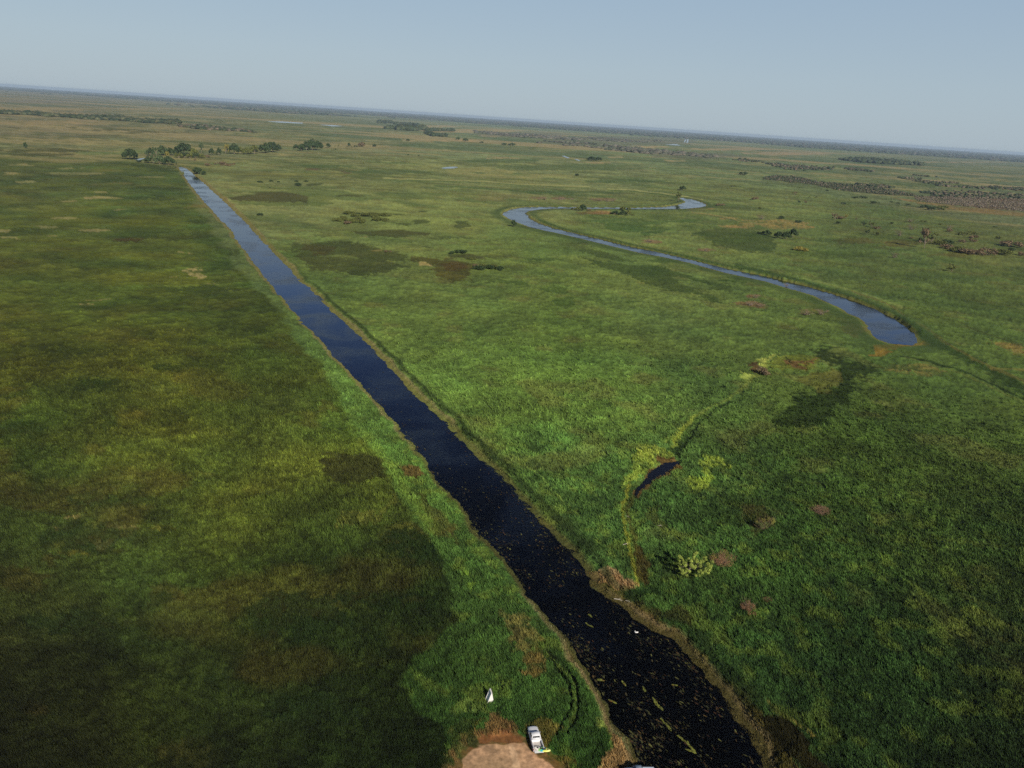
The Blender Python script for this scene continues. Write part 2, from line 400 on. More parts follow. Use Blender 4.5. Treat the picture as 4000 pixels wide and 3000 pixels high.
PAT += e(*A, [(600, 1250, 80, 40), (880, 1020, 110, 35), (900, 740, 90, 40), (1330, 1410, 60, 25), (2100, 980, 60, 40)], (90, 78, 36), .35, 14, 1.5)
PAT += e(*A, [(700, 1590, 300, 50), (100, 1120, 200, 70), (620, 830, 180, 40), (1100, 720, 90, 25), (700, 1080, 60, 60)], (36, 50, 22), .6, 18, 1.6)
PAT += e(*A, [(1050, 840, 200, 50), (1850, 960, 150, 40)], (86, 96, 50), .5, 20, 1.5)
A = (0, 2000, 1.4747)
PAT += e(*A, [(600, 190, 55, 18), (330, 90, 40, 14), (700, 90, 70, 12), (440, 30, 70, 20)], (112, 102, 70), .7, 7, 2.2)
PAT += e(*A, [(430, 250, 110, 18), (930, 100, 80, 25)], (92, 88, 36), .6, 9, 1.8)
PAT += e(*A, [(280, 290, 70, 40), (100, 400, 180, 80), (950, 480, 120, 60), (1100, 1400, 200, 80), (200, 1160, 80, 60), (690, 215, 50, 16)], (62, 50, 24), .35, 22, 1.6)
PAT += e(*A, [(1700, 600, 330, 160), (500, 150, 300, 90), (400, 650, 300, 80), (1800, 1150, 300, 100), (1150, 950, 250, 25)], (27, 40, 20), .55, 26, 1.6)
# bright reed light green zones and the parking lot
A = (1600, 2550, 2.212)
pat(*A, [(320, 930), (350, 800), (440, 770), (470, 690), (640, 665), (690, 560), (720, 525), (770, 545), (850, 600), (960, 650), (1010, 700), (1080, 740), (1180, 800), (1250, 880), (1370, 950), (1430, 1040), (1400, 1300),
         (300, 1300)], (100, 78, 54), .8, 8, 1.9)
pat(*A, [(500, 760), (700, 690), (850, 640), (980, 700), (980, 790), (700, 790), (540, 830)], (100, 62, 44), .5, 8, 1.6)
pat(*A, [(510, 930), (560, 830), (640, 792), (760, 800), (900, 772), (1000, 778), (1040, 830), (1120, 875), (1200, 915), (1290, 995), (1340, 1060), (1350, 1400), (450, 1400)], (150, 128, 110), .95, 8, 1.3)
pat(*A, [(860, 830), (900, 800), (960, 990), (900, 1200), (840, 1200), (870, 960)], (176, 156, 138), .6, 5, .6)
pat(*A, [(1020, 640), (1180, 560), (1300, 640), (1240, 800), (1380, 880), (1500, 960), (1370, 1010), (1250, 900), (1120, 820), (1040, 720)], (88, 76, 40), .65, 9, 1.6)
pat(*A, [(300, 640), (440, 590), (640, 600), (700, 640), (480, 700), (360, 780)], (72, 68, 34), .55, 9, 1.6)
pat(*A, [(320, 470), (400, 430), (620, 440), (740, 380), (760, 430), (700, 560), (600, 540), (400, 520)], (104, 120, 60), .5, 6, 2.6)
pat(*A, [(1000, 20), (1180, 0), (1240, 120), (1170, 180), (1000, 240), (960, 200), (1060, 110)], (104, 80, 50), .6, 7, 2)
pat(*A, [(1600, 550), (1680, 560), (1720, 650), (1640, 680)], (120, 134, 72), .6, 5, 2.4)
pat(*A, [(1740, 700), (1830, 760), (1900, 850), (2000, 900), (2000, 960), (1860, 1040), (1700, 1100), (1600, 1100), (1660, 960), (1720, 860)], (124, 104, 76), .85, 5, 1.2)
# wide weedy shelf on the right bank and the dark ditch beyond it
A = (2200, 2200, 2.074)
pat(*A, [(90, 60), (200, 40), (400, 190), (560, 250), (720, 350), (860, 480), (1000, 600), (1100, 700), (1350, 960), (1500, 1160), (1750, 1480), (1950, 1700), (1700, 1800), (1500, 1500), (1180, 1000), (1000, 780), (860, 620),
         (700, 540), (560, 440), (450, 370), (300, 260)], (70, 66, 34), .85, 7, 1)
pat(*A, [(150, 60), (300, 60), (400, 120), (560, 180), (560, 230), (400, 230), (280, 150)], (122, 98, 74), .8, 5, 1)
pat(*A, [(560, 320), (700, 380), (920, 560), (900, 590), (740, 500), (600, 420)], (88, 72, 46), .6, 5, 1)
pat(*A, [(550, 230), (720, 200), (780, 270), (600, 310), (540, 270)], (28, 46, 20), .8, 6, 1)
pat(*A, [(780, 420), (900, 370), (1050, 400), (1000, 520), (870, 460)], (50, 50, 26), .6, 8, 1)
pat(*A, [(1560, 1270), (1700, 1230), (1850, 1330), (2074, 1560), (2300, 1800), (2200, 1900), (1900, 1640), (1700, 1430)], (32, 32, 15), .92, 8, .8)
pat(*A, [(1060, 560), (1150, 640), (1250, 760), (1480, 1000), (1600, 1200), (1550, 1240), (1400, 1080), (1180, 800), (1060, 640)], (34, 50, 25), .6, 8, 1)
pat(*A, [(1640, 1160), (1760, 1200), (1900, 1310), (2040, 1420), (2000, 1420), (1850, 1310), (1680, 1210)], (112, 102, 54), .7, 4, 1.5)
# far tan and dark bands
A = (0, 320, 3.16)
PAT += e(*A, [(500, 330, 700, 22), (900, 395, 300, 14), (700, 500, 900, 30), (1900, 570, 500, 18), (300, 605, 300, 9), (1900, 330, 700, 12), (2100, 385, 400, 6), (1500, 345, 300, 6), (1600, 450, 300, 5)], (154, 136, 102), .62, 3, .9)
PAT += e(*A, [(400, 240, 700, 16)], (120, 112, 112), .4, 6, 1)
PAT += e(*A, [(1400, 590, 350, 12), (1900, 620, 450, 10), (800, 560, 120, 6), (500, 850, 600, 24), (600, 900, 400, 16), (1300, 660, 250, 7), (200, 570, 120, 6)], (84, 84, 46), .7, 3, .9)
PAT += e(*A, [(1900, 860, 500, 25), (1300, 880, 350, 20)], (108, 124, 76), .6, 6, .9)
A = (1400, 400, 1.58)
PAT += e(*A, [(450, 148, 160, 7), (700, 175, 300, 12), (1000, 205, 300, 8), (500, 235, 250, 7), (860, 345, 110, 5), (1700, 400, 140, 3), (1480, 372, 60, 6), (1830, 275, 110, 7), (1970, 362, 80, 5), (2150, 290, 120, 6), (1600, 340, 60, 4)], (170, 148, 116), .75, 2, .8)
PAT += e(*A, [(750, 430, 220, 28), (1050, 455, 350, 15)], (134, 138, 92), .7, 6, 1)
PAT += e(*A, [(1600, 240, 500, 30), (1000, 200, 300, 14), (2100, 330, 300, 20)], (104, 104, 92), .55, 6, 1)
PAT += e(*A, [(720, 432, 50, 5), (230, 372, 50, 6), (850, 360, 250, 14), (1300, 400, 500, 20), (200, 430, 260, 14), (330, 262, 130, 5)], (86, 106, 64), .65, 3, .8)
A = (2800, 450, 1.843)
PAT += e(*A, [(500, 275, 330, 12), (150, 245, 200, 8), (1700, 340, 500, 3)], (158, 138, 112), .8, 2, .6)
PAT += e(*A, [(1400, 285, 400, 18), (1900, 385, 400, 20)], (120, 122, 82), .5, 6, .8)
PAT += e(*A, [(500, 790, 200, 30), (150, 800, 100, 14), (350, 760, 160, 10)], (150, 128, 82), .75, 4, 1.4)
pat(*A, [(1250, 590), (1400, 605), (1700, 650), (2212, 700), (2300, 730), (2212, 722), (1950, 710), (1640, 672), (1400, 625)], (138, 112, 76), .8, 3, .6)
pat(*A, [(1420, 590), (1600, 585), (2212, 600), (2300, 610), (2300, 700), (2212, 690), (1900, 670), (1650, 640)], (106, 84, 68), .85, 4, .8)
pat(*A, [(330, 450), (400, 435), (560, 440), (740, 480), (900, 490), (1100, 515), (1300, 545), (1500, 590), (1250, 575), (1000, 552), (880, 540), (780, 515), (720, 500), (520, 482), (340, 462)], (82, 80, 58), .8, 3, .6)
PAT += e(*A, [(1150, 900, 300, 50), (1600, 620, 200, 20), (1500, 500, 400, 14), (850, 1000, 400, 25), (100, 880, 250, 40)], (70, 88, 42), .55, 10, 1)
PAT += e(*A, [(1400, 905, 200, 14), (1000, 900, 160, 18), (1250, 930, 150, 14), (1700, 1000, 200, 16)], (92, 84, 44), .5, 8, 1.3)

LINES = []                        # (polyline, half width, colour, opacity)


def ln(ox, oy, s, pts, hw, col, op=.8):
    LINES.append((Z(ox, oy, s, pts), hw, col, op))


A = (1900, 650, 2.011)
ln(*A, [(-800, 95), (-400, 105), (0, 120), (200, 135), (430, 146), (640, 152), (820, 160)], 2.2, (162, 166, 116), .8)
ln(*A, [(-800, 105), (-400, 115), (0, 130), (430, 158), (820, 172)], 2.0, (84, 108, 60), .6)
ln(*A, [(950, 178), (1150, 186), (1350, 207), (1550, 236), (1690, 262), (1760, 300)], 2.2, (166, 170, 120), .8)
ln(*A, [(950, 186), (1150, 196), (1350, 217), (1540, 248), (1690, 275), (1740, 305)], 2.5, (70, 92, 46), .8)
ln(*A, [(-400, 150), (0, 175), (300, 200), (700, 225), (1000, 240)], 3.5, (72, 96, 52), .7)
ln(*A, [(1620, 360), (1800, 385), (1950, 410), (2090, 490)], 2, (156, 138, 92), .7)
ln(*A, [(1660, 375), (1820, 395), (1960, 425), (2100, 495)], 2, (84, 98, 56), .7)
ln(*A, [(420, 430), (700, 530), (1100, 615), (1500, 700), (2000, 810), (2300, 880)], 7, (66, 88, 42), .75)
ln(*A, [(560, 470), (800, 540), (1200, 620)], 2.2, (128, 140, 84), .5)
ln(*A, [(1600, 680), (1900, 745), (2212, 820)], 2.5, (140, 152, 96), .3)
A = (2900, 1000, 2.011)
ln(*A, [(-60, 70), (150, 120), (450, 200), (750, 290), (1000, 380), (1200, 460), (1330, 560)], 9, (56, 78, 36), .8)
ln(*A, [(480, 175), (600, 205), (800, 258), (1000, 310), (1130, 360), (1250, 400)], 5, (140, 152, 92), .45)
ln(*A, [(850, 280), (1050, 345), (1180, 400), (1300, 480)], 4, (104, 100, 58), .7)
ln(*A, [(1270, 520), (1400, 610), (1560, 700), (1750, 790), (1950, 900), (2212, 1060), (2400, 1180)], 24, (44, 64, 28), .75)
ln(*A, [(1360, 530), (1480, 590), (1620, 690), (1800, 800), (1950, 870), (2212, 990)], 7, (104, 96, 54), .55)
ln(*A, [(1250, 790), (1480, 825), (1800, 930), (2212, 1120), (2400, 1200)], 4, (32, 48, 22), .7)
ln(*A, [(1280, 795), (1480, 840), (1790, 950), (2200, 1140)], 3, (104, 112, 58), .5)
ln(*A, [(1200, 200), (1500, 290), (1700, 340), (1950, 385), (2212, 430)], 4, (60, 80, 38), .55)
ln(*A, [(1450, 460), (1700, 520), (1950, 620), (2212, 710)], 4, (64, 76, 38), .6)
ln(*A, [(1950, 880), (2212, 890)], 4, (128, 116, 66), .5)
ln(*A, [(340, 775), (380, 820), (400, 850)], 3, (34, 42, 22), .8)
A = (2350, 1700, 2.765)
ln(*A, [(310, 540), (262, 640), (238, 760), (242, 900), (270, 1050), (300, 1200), (330, 1350), (372, 1500), (365, 1640)], 8, (112, 116, 44), .75)
ln(*A, [(330, 660), (290, 780), (290, 900), (330, 1050), (370, 1200), (400, 1400), (400, 1560)], 10, (70, 68, 32), .6)
ln(*A, [(390, 560), (370, 650)], 5, (20, 20, 14), .9)
ln(*A, [(840, 240), (870, 150), (940, 60), (1010, -60), (1120, -180), (1230, -300), (1330, -330), (1390, -360)], 4.5, (20, 32, 16), .9)
ln(*A, [(770, 140), (820, 0), (930, -120), (1010, -210)], 8, (128, 142, 60), .6)
A = (1600, 2550, 2.212)
ln(*A, [(1150, 20), (1230, 80), (1310, 180), (1380, 290), (1405, 400), (1395, 500), (1350, 570), (1300, 650), (1265, 740)], 6.0, (16, 24, 10), .92)
ln(*A, [(1200, 10), (1290, 70), (1370, 160), (1440, 270), (1465, 400), (1455, 540), (1400, 650), (1340, 730)], 6.0, (16, 24, 10), .92)
ln(*A, [(1170, 10), (1260, 75), (1340, 170), (1410, 280), (1435, 400), (1425, 520), (1370, 610), (1310, 700)], 4, (84, 96, 42), .5)
ln(*A, [(870, 60), (880, 180), (830, 300), (790, 350), (780, 430), (760, 500)], 2.6, (22, 36, 16), .8)
ln(*A, [(1390, 20), (1500, 200), (1590, 330), (1650, 440), (1720, 620), (1780, 760), (1820, 850), (1760, 1000), (1700, 1150)], 10, (100, 84, 62), .7)
ln(*A, [(1360, 40), (1490, 230), (1560, 330), (1640, 480), (1700, 620), (1740, 740), (1730, 860)], 4, (122, 136, 70), .45)
ln(0, 0, .553, [(1440, 955), (1480, 920), (1520, 885), (1575, 862), (1610, 830), (1650, 795), (1700, 770)], 7, (120, 134, 64), .5)
A = (1300, 1600, 1.843)
ln(*A, [(250, 200), (420, 420), (550, 600), (640, 720), (720, 860)], 26, (104, 128, 54), .38)
ln(*A, [(1160, 180), (1250, 290), (1500, 480), (1640, 640), (1780, 760)], 3, (108, 130, 66), .5)
ln(*A, [(700, -80), (800, 30), (900, 130), (1060, 240), (1150, 380), (1280, 520)], 5, (30, 44, 20), .5)


def fields(X, Y):
    """colour (albedo) and height of the marsh surface"""
    px, py = chart(X, Y)
    R = np.hypot(X, Y)
    n1 = fbm(X, Y, 60, 4, 1)
    n2 = fbm(X, Y, 14, 3, 2)
    n3 = fbm(X, Y, 3.2, 2, 3)
    n4 = vnoise(X, Y, 0.9, 4)
    nb = fbm(X, Y, 240, 4, 5)
    # picture-plane size of the irregularity shrinks with distance
    sc = np.clip(230.0 / R, .10, 1.2)
    wx = ((n1 - .5) * 130 + (n2 - .5) * 60 + (n3 - .5) * 30) * sc ** .75
    q1 = fbm(X + 777, Y - 333, 50, 4, 6)
    q2 = fbm(X + 77, Y + 333, 9, 3, 8)
    wy = ((q1 - .5) * 80 + (q2 - .5) * 40 + (n4 - .5) * 8) * sc
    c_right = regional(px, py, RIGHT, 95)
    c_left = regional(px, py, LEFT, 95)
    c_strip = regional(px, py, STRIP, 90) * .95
    c_far = regional(px, py, FAR, 80)
    mx_ = 0
    my_ = 0
    for si, s_ in enumerate((1.2, 4, 13, 40, 120, 360)):
        kk = sstep(.065, .02, s_ / R) * s_ * .8
        mx_ = mx_ + (vnoise(X, Y, s_, 60 + si) - .5) * kk
        my_ = my_ + (vnoise(X, Y, s_, 70 + si) - .5) * kk
    qx, qy = chart(X + mx_, Y + my_)
    lx, ly = chart(X + mx_ * .3, Y + my_ * .3)
    s_low = poly_sdf(px + wx * .6, py + wy * .6, LOW, 400)
    mlow = sstep(14, -14, s_low)[..., None]
    # left of the canal centre line ?
    cl = [(690, 500), (700, 655)] + [(a[0], a[1]) for a in CANAL_L[1:]] + [(2560, 3700), (-900, 3700), (-900, 500)]
    s_left = poly_sdf(px, py, cl, 300)
    mleft = sstep(2, -2, s_left)[..., None]
    s_strip = poly_sdf((lx + qx) / 2, (ly + qy) / 2, ZN_STRIP, 60)
    mstrip = (sstep(12, -12, s_strip + (n2 - .5) * 40 * np.clip(300 / R, 0, 1)))[..., None] * mleft
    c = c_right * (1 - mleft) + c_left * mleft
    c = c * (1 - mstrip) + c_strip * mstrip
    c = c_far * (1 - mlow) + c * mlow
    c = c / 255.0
    # natural mixture, zone dependent
    far = (1 - mlow[..., 0])
    mid = sstep(300, 900, R)
    lf = mleft[..., 0] * (1 - mstrip[..., 0]) * mlow[..., 0]

    def mix(c, col, m):
        return c * (1 - m[..., None]) + (np.array(col) / 255.0) * m[..., None]

    # tonal variation
    k4 = np.clip(230 / R, 0, 1)
    k3 = np.clip(480 / R, 0, 1)
    k2 = np.clip(1800 / R, 0, 1)
    t = (nb - .5) * .45 + (n1 - .5) * .48 * np.clip(3000 / R, .3, 1) + (n2 - .5) * .42 * k2 + (n3 - .5) * .34 * k3 + (n4 - .5) * .26 * k4
    amp = .42 + .24 * lf
    amp = amp * (1 + .35 * sstep(380, 200, R))
    c = c * (1 + t * amp)[..., None]
    # rust, yellow and dark green swards in the left marsh
    a1 = fbm(X, Y, 34, 4, 11)
    a2 = fbm(X, Y, 22, 4, 12)
    a3 = fbm(X, Y, 46, 4, 13)
    hue = (a1 - .5)
    hk = hue * (.18 + .16 * lf)
    c = c * np.stack([1 + hk * .8, 1 + hk * .1, 1 - hk * .3], -1)
    lf2 = lf * sstep(420, 200, R)
    c = mix(c, (92, 68, 32), sstep(.57, .72, a2) * .26 * lf * (.4 + .6 * sstep(500, 250, R)))
    c = mix(c, (108, 108, 36), sstep(.55, .72, a3) * .26 * lf * sstep(150, 260, R))
    c = mix(c, (40, 54, 24), sstep(.47, .32, a3) * .30 * lf)
    # right meadow
    rt = (1 - mleft[..., 0]) * mlow[..., 0]
    c = mix(c, (66, 88, 44), sstep(.56, .68, fbm(X, Y, 55, 4, 15)) * .40 * rt * mid)
    c = mix(c, (128, 134, 80), sstep(.56, .70, fbm(X, Y, 80, 4, 16)) * .30 * rt * mid)
    c = mix(c, (104, 92, 58), sstep(.60, .76, fbm(X, Y, 17, 4, 17)) * .26 * rt)
    c = mix(c, (30, 46, 24), sstep(.55, .70, fbm(X, Y, 4.2, 3, 18)) * .48 * rt * sstep(330, 180, R))
    c = mix(c, (92, 106, 46), sstep(.56, .70, fbm(X, Y, 4.5, 3, 19)) * .42 * (rt + mstrip[..., 0]) * sstep(330, 180, R))
    # long meadow streaks far away
    st = fbm(X * .22, Y, 26, 4, 21)
    st2 = fbm(X * .3 + 55, Y, 60, 4, 22)
    band = sstep(700, 1400, R) * sstep(9000, 3500, R)
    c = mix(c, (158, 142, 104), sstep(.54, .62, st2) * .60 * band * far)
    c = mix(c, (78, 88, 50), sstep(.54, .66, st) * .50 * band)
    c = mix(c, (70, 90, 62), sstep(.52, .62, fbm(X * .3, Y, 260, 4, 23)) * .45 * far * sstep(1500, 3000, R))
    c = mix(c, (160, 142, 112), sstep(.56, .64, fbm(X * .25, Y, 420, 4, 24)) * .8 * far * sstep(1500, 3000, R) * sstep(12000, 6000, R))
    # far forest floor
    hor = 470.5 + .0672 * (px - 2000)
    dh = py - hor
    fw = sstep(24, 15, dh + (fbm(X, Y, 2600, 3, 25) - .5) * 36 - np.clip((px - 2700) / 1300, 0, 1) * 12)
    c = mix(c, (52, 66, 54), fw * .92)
    # traced patches
    a2_ = fbm(X, Y, 22, 3, 33)
    grain = ((n3 - .5) * 1.3 + (n4 - .5) * 1.0) * np.clip(700 / R, 0, 1) + (n2 - .5) * 1.2
    pv = 1 + ((n1 - .5) * .4 + (a2_ - .5) * .4)[..., None] * np.array([.7, .35, .5])
    holes = .25 + .75 * sstep(.36, .56, .35 * n2 + .35 * n3 + .3 * n4)
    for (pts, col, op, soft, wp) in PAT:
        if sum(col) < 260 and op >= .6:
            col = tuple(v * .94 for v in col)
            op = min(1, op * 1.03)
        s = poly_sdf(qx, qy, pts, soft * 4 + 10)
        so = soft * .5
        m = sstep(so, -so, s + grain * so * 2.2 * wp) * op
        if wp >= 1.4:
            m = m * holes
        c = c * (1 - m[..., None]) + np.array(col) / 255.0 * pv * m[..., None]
    tt = (1 + ((n2 - .5) * .20 * k2 + (n3 - .5) * .22 * k3 + (n4 - .5) * .28 * k4))
    for (pts, hw, col, op) in LINES:
        s = line_sdf(lx, ly, pts, hw * 3 + 10)
        m = sstep(hw * 1.3, hw * .4, s + grain * hw * .5) * op
        c = mix(c, col, m)
    rr_ = ((1 - lf) * mlow[..., 0])[..., None]
    c = c * tt[..., None] * (np.array([.94, .955, .84]) * (1 - rr_) + np.array([1.0, .97, .86]) * (1 + .10 * sstep(420, 200, R))[..., None] * rr_)
    # water margins
    dC = poly_sdf(X, Y, CANAL_W, 30)
    wob = (n3 - .5) * 1.6 + (n2 - .5) * 2.4
    dCw = dC + wob * .35 + (fbm(X, Y, 5.5, 4, 36, .65) - .5) * 2.2
    dR = poly_sdf(X, Y, RIVER_W, 40) + wob * .8
    dP = poly_sdf(X, Y, PUDDLE_W, 10) + wob * .3
    left = mleft[..., 0]
    wl = np.where(left > .5, 2.2, 3.2) + np.clip((R - 350) / 400, 0, 1) * 2
    m = sstep(wl * 1.15, wl * .55, dCw + (n2 - .5) * 2.5)
    c = mix(c, np.array([74, 68, 38]), m * .75 * (1 - sstep(150, 320, R)))
    c = mix(c, (122, 112, 62), m * .72 * sstep(150, 320, R))
    m2 = sstep(1.0, .2, np.abs(dCw - wl * .8 + (n2 - .5) * 2)) * sstep(.35, .55, n1)
    c = mix(c, (140, 122, 94), m2 * .40)
    # shadow of the overhanging grass, painted as a dark band behind the right bank
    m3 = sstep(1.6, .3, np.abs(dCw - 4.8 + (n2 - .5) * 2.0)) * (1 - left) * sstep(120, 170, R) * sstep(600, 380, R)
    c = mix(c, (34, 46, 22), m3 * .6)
    m4 = sstep(4, 1, dR)
    c = mix(c, (112, 104, 54), m4 * .7)
    m5 = sstep(3.0, 5.0, dR) * sstep(20, 9, dR)
    c = mix(c, (58, 76, 38), m5 * .55 * 1.0)
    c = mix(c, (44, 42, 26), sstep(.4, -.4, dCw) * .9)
    # height
    rough = np.where(left > .5, .8, 1.0)
    h = ((n3 - .5) * .95 + (n4 - .5) * .45 + (n2 - .5) * 1.0) * rough + (n1 - .5) * .8
    fadeR = sstep(9000, 1500, R)
    h = h * fadeR
    lot = poly_sdf(px, py, PAT_LOT, 60)
    flat = sstep(-4, 26, lot)
    h = h * (.06 + .94 * flat)
    rut = np.zeros(R.shape)
    # wheel ruts
    for (pts, hw, col, op) in LINES:
        if col == (16, 24, 10):
            s = line_sdf(px, py, pts, hw * 3 + 10)
            rm = sstep(hw * 1.6, hw * .6, s)
            rut = np.maximum(rut, rm)
            h = h - .55 * rm
    flat = flat * (1 - rut)
    kf = 1 - 25 / np.maximum(R, 60)
    rfar = sstep(4, -4, poly_sdf(X * kf, Y * kf, RIVER_W, 60) - dR)
    h = h + 1.2 * sstep(1.0, 3.0, dR) * sstep(14, 5, dR) * rfar + .7 * sstep(2.5, 4.5, dCw) * sstep(11, 6, dCw) * (1 - left)
    for d_, wd, wz_ in ((dCw, 3.0, WZ), (dR, 34 - 32 * rfar, WZR), (dP, 1.2, WZ)):
        k = sstep(-.2, wd, d_)
        h = h * (.05 + .95 * k) + np.where(d_ < wd, (wz_ - .02) * (1 - sstep(0, np.minimum(wd, 4), d_)), 0)
        h = np.where(d_ < 0, WZ - .1 - np.minimum(-d_, 3) * .5, h)
    water = (dCw < .15) | (dR < .2) | (dP < .1)
    shore = np.minimum(np.minimum(dCw, dR), dP + 2)
    return alb(np.clip(c, 0.015, 1) * 255), h, water, shore, flat, mstrip[..., 0], left


PAT_LOT = Z(1600, 2550, 2.212, [(380, 1000), (480, 830), (640, 740), (900, 700), (1060, 740), (1230, 870), (1340, 1000), (1420, 1300), (350, 1300)])


# ------------------------------------------------------------------ object helpers
def link(o, parent=None, mat=None):
    COL.objects.link(o)
    if parent is not None:
        o.parent = parent
    if mat is not None:
        o.data.materials.clear()
        o.data.materials.append(mat)
    return o


def tag(o, label=None, cat=None, group=None, kind=None):
    if label:
        o['label'] = label
    if cat:
        o['category'] = cat
    if group:
        o['group'] = group
    if kind:
        o['kind'] = kind
    return o


def mesh_np(name, V, Fc, nper, smooth=False, color=None, mats=None, parent=None):
    me = bpy.data.meshes.new(name)
    V = np.asarray(V, np.float32)
    Fc = np.asarray(Fc, np.int32).reshape(-1, nper)
    me.vertices.add(len(V))
    me.vertices.foreach_set('co', V.ravel())
    me.loops.add(Fc.size)
    me.loops.foreach_set('vertex_index', Fc.ravel())
    me.polygons.add(len(Fc))
    me.polygons.foreach_set('loop_start', np.arange(0, Fc.size, nper, dtype=np.int32))
    me.polygons.foreach_set('loop_total', np.full(len(Fc), nper, np.int32))
    if smooth:
        me.polygons.foreach_set('use_smooth', np.ones(len(Fc), bool))
    me.update(calc_edges=True)
    if color is not None:
        at = me.color_attributes.new('tint', 'FLOAT_COLOR', 'POINT')
        cc = np.ones((len(V), 4), np.float32)
        cc[:, :np.shape(color)[1]] = color
        at.data.foreach_set('color', cc.ravel())
    o = bpy.data.objects.new(name, me)
    for m in (mats or []):
        me.materials.append(m)
    COL.objects.link(o)
    if parent:
        o.parent = parent
    return o


def pmat(name, col=(.5, .5, .5), rough=.8, spec=.3, metal=0.0, attr=None, noise=None, bump=None, objcol=False, coat=0):
    m = bpy.data.materials.new(name)
    m.use_nodes = True
    n = m.node_tree.nodes
    L = m.node_tree.links
    b = n['Principled BSDF']
    b.inputs['Roughness'].default_value = rough
    b.inputs['Specular IOR Level'].default_value = spec
    b.inputs['Metallic'].default_value = metal
    b.inputs['Coat Weight'].default_value = coat
    b.inputs['Base Color'].default_value = (*col, 1)
    src = None
    if attr:
        a = n.new('ShaderNodeAttribute')
        a.attribute_name = attr
        src = a.outputs['Color']
    if objcol:
        a = n.new('ShaderNodeObjectInfo')
        src2 = a.outputs['Color']
        if src is None:
            src = src2
        else:
            mx = n.new('ShaderNodeMix')
            mx.data_type = 'RGBA'
            mx.blend_type = 'MULTIPLY'
            mx.inputs[0].default_value = 1
            L.new(src, mx.inputs[6])
            L.new(src2, mx.inputs[7])
            src = mx.outputs[2]
    tc = n.new('ShaderNodeTexCoord')
    if noise:
        sc, lo, hi = noise
        nz = n.new('ShaderNodeTexNoise')
        nz.inputs['Scale'].default_value = sc
        nz.inputs['Detail'].default_value = 5
        L.new(tc.outputs['Object'], nz.inputs['Vector'])
        mr = n.new('ShaderNodeMapRange')
        mr.inputs[1].default_value = .3
        mr.inputs[2].default_value = .7
        mr.inputs[3].default_value = lo
        mr.inputs[4].default_value = hi
        L.new(nz.outputs[0], mr.inputs[0])
        mx = n.new('ShaderNodeMix')
        mx.data_type = 'RGBA'
        mx.blend_type = 'MULTIPLY'
        mx.inputs[0].default_value = 1
        if src is not None:
            L.new(src, mx.inputs[6])
        else:
            mx.inputs[6].default_value = (*col, 1)
        cb = n.new('ShaderNodeCombineColor')
        for i in range(3):
            L.new(mr.outputs[0], cb.inputs[i])
        L.new(cb.outputs[0], mx.inputs[7])
        src = mx.outputs[2]
    if src is not None:
        L.new(src, b.inputs['Base Color'])
    if bump:
        sc, st, dist = bump
        nz = n.new('ShaderNodeTexNoise')
        nz.inputs['Scale'].default_value = sc
        nz.inputs['Detail'].default_value = 3
        L.new(tc.outputs['Object'], nz.inputs['Vector'])
        bp = n.new('ShaderNodeBump')
        bp.inputs['Strength'].default_value = st
        bp.inputs['Distance'].default_value = dist
        L.new(nz.outputs[0], bp.inputs['Height'])
        L.new(bp.outputs[0], b.inputs['Normal'])
        if attr and name == 'marsh':
            ms = n.new('ShaderNodeMapRange')
            ms.inputs[3].default_value = st * .12
            ms.inputs[4].default_value = st
            L.new(a.outputs['Alpha'], ms.inputs[0])
            L.new(ms.outputs[0], bp.inputs['Strength'])
    return m


M_GROUND = pmat('marsh', rough=.95, spec=.1, attr='tint', noise=(1.6, .72, 1.28), bump=(2.2, .8, .35))
M_GRASS = pmat('grass_blades', rough=.8, spec=.15, attr='tint')
M_LEAF = pmat('leaves', rough=.75, spec=.2, attr='tint', objcol=True)
M_BARK = pmat('bark', col=(.22, .18, .14), rough=.9, spec=.1, noise=(3, .6, 1.3))
M_FLOAT = pmat('floating_weed', rough=.6, spec=.3, attr='tint')


def water_mat(name, deep, ripple=.10):
    m = bpy.data.materials.new(name)
    m.use_nodes = True
    n = m.node_tree.nodes
    L = m.node_tree.links
    b = n['Principled BSDF']
    b.inputs['Base Color'].default_value = (*deep, 1)
    b.inputs['IOR'].default_value = 1.33
    b.inputs['Roughness'].default_value = .06
    b.inputs['Specular IOR Level'].default_value = .40
    tc = n.new('ShaderNodeTexCoord')
    # wind ruffled areas against calm lanes
    big = n.new('ShaderNodeTexNoise')
    big.inputs['Scale'].default_value = .042
    big.inputs['Detail'].default_value = 6
    big.inputs['Distortion'].default_value = .6
    L.new(tc.outputs['Object'], big.inputs['Vector'])
    mr = n.new('ShaderNodeMapRange')
    mr.inputs[1].default_value = .42
    mr.inputs[2].default_value = .62
    mr.inputs[3].default_value = .02
    mr.inputs[4].default_value = 1.0
    L.new(big.outputs[0], mr.inputs[0])
    w1 = n.new('ShaderNodeTexNoise')
    w1.inputs['Scale'].default_value = 2.4
    w1.inputs['Detail'].default_value = 3
    L.new(tc.outputs['Object'], w1.inputs['Vector'])
    bp = n.new('ShaderNodeBump')
    bp.inputs['Distance'].default_value = ripple
    L.new(mr.outputs[0], bp.inputs['Strength'])
    L.new(w1.outputs[0], bp.inputs['Height'])
    L.new(bp.outputs[0], b.inputs['Normal'])
    return m


M_WATER = water_mat('dark_water', (.0012, .0010, .0010))
M_POOL = water_mat('still_brown_water', (.006, .005, .003), .004)


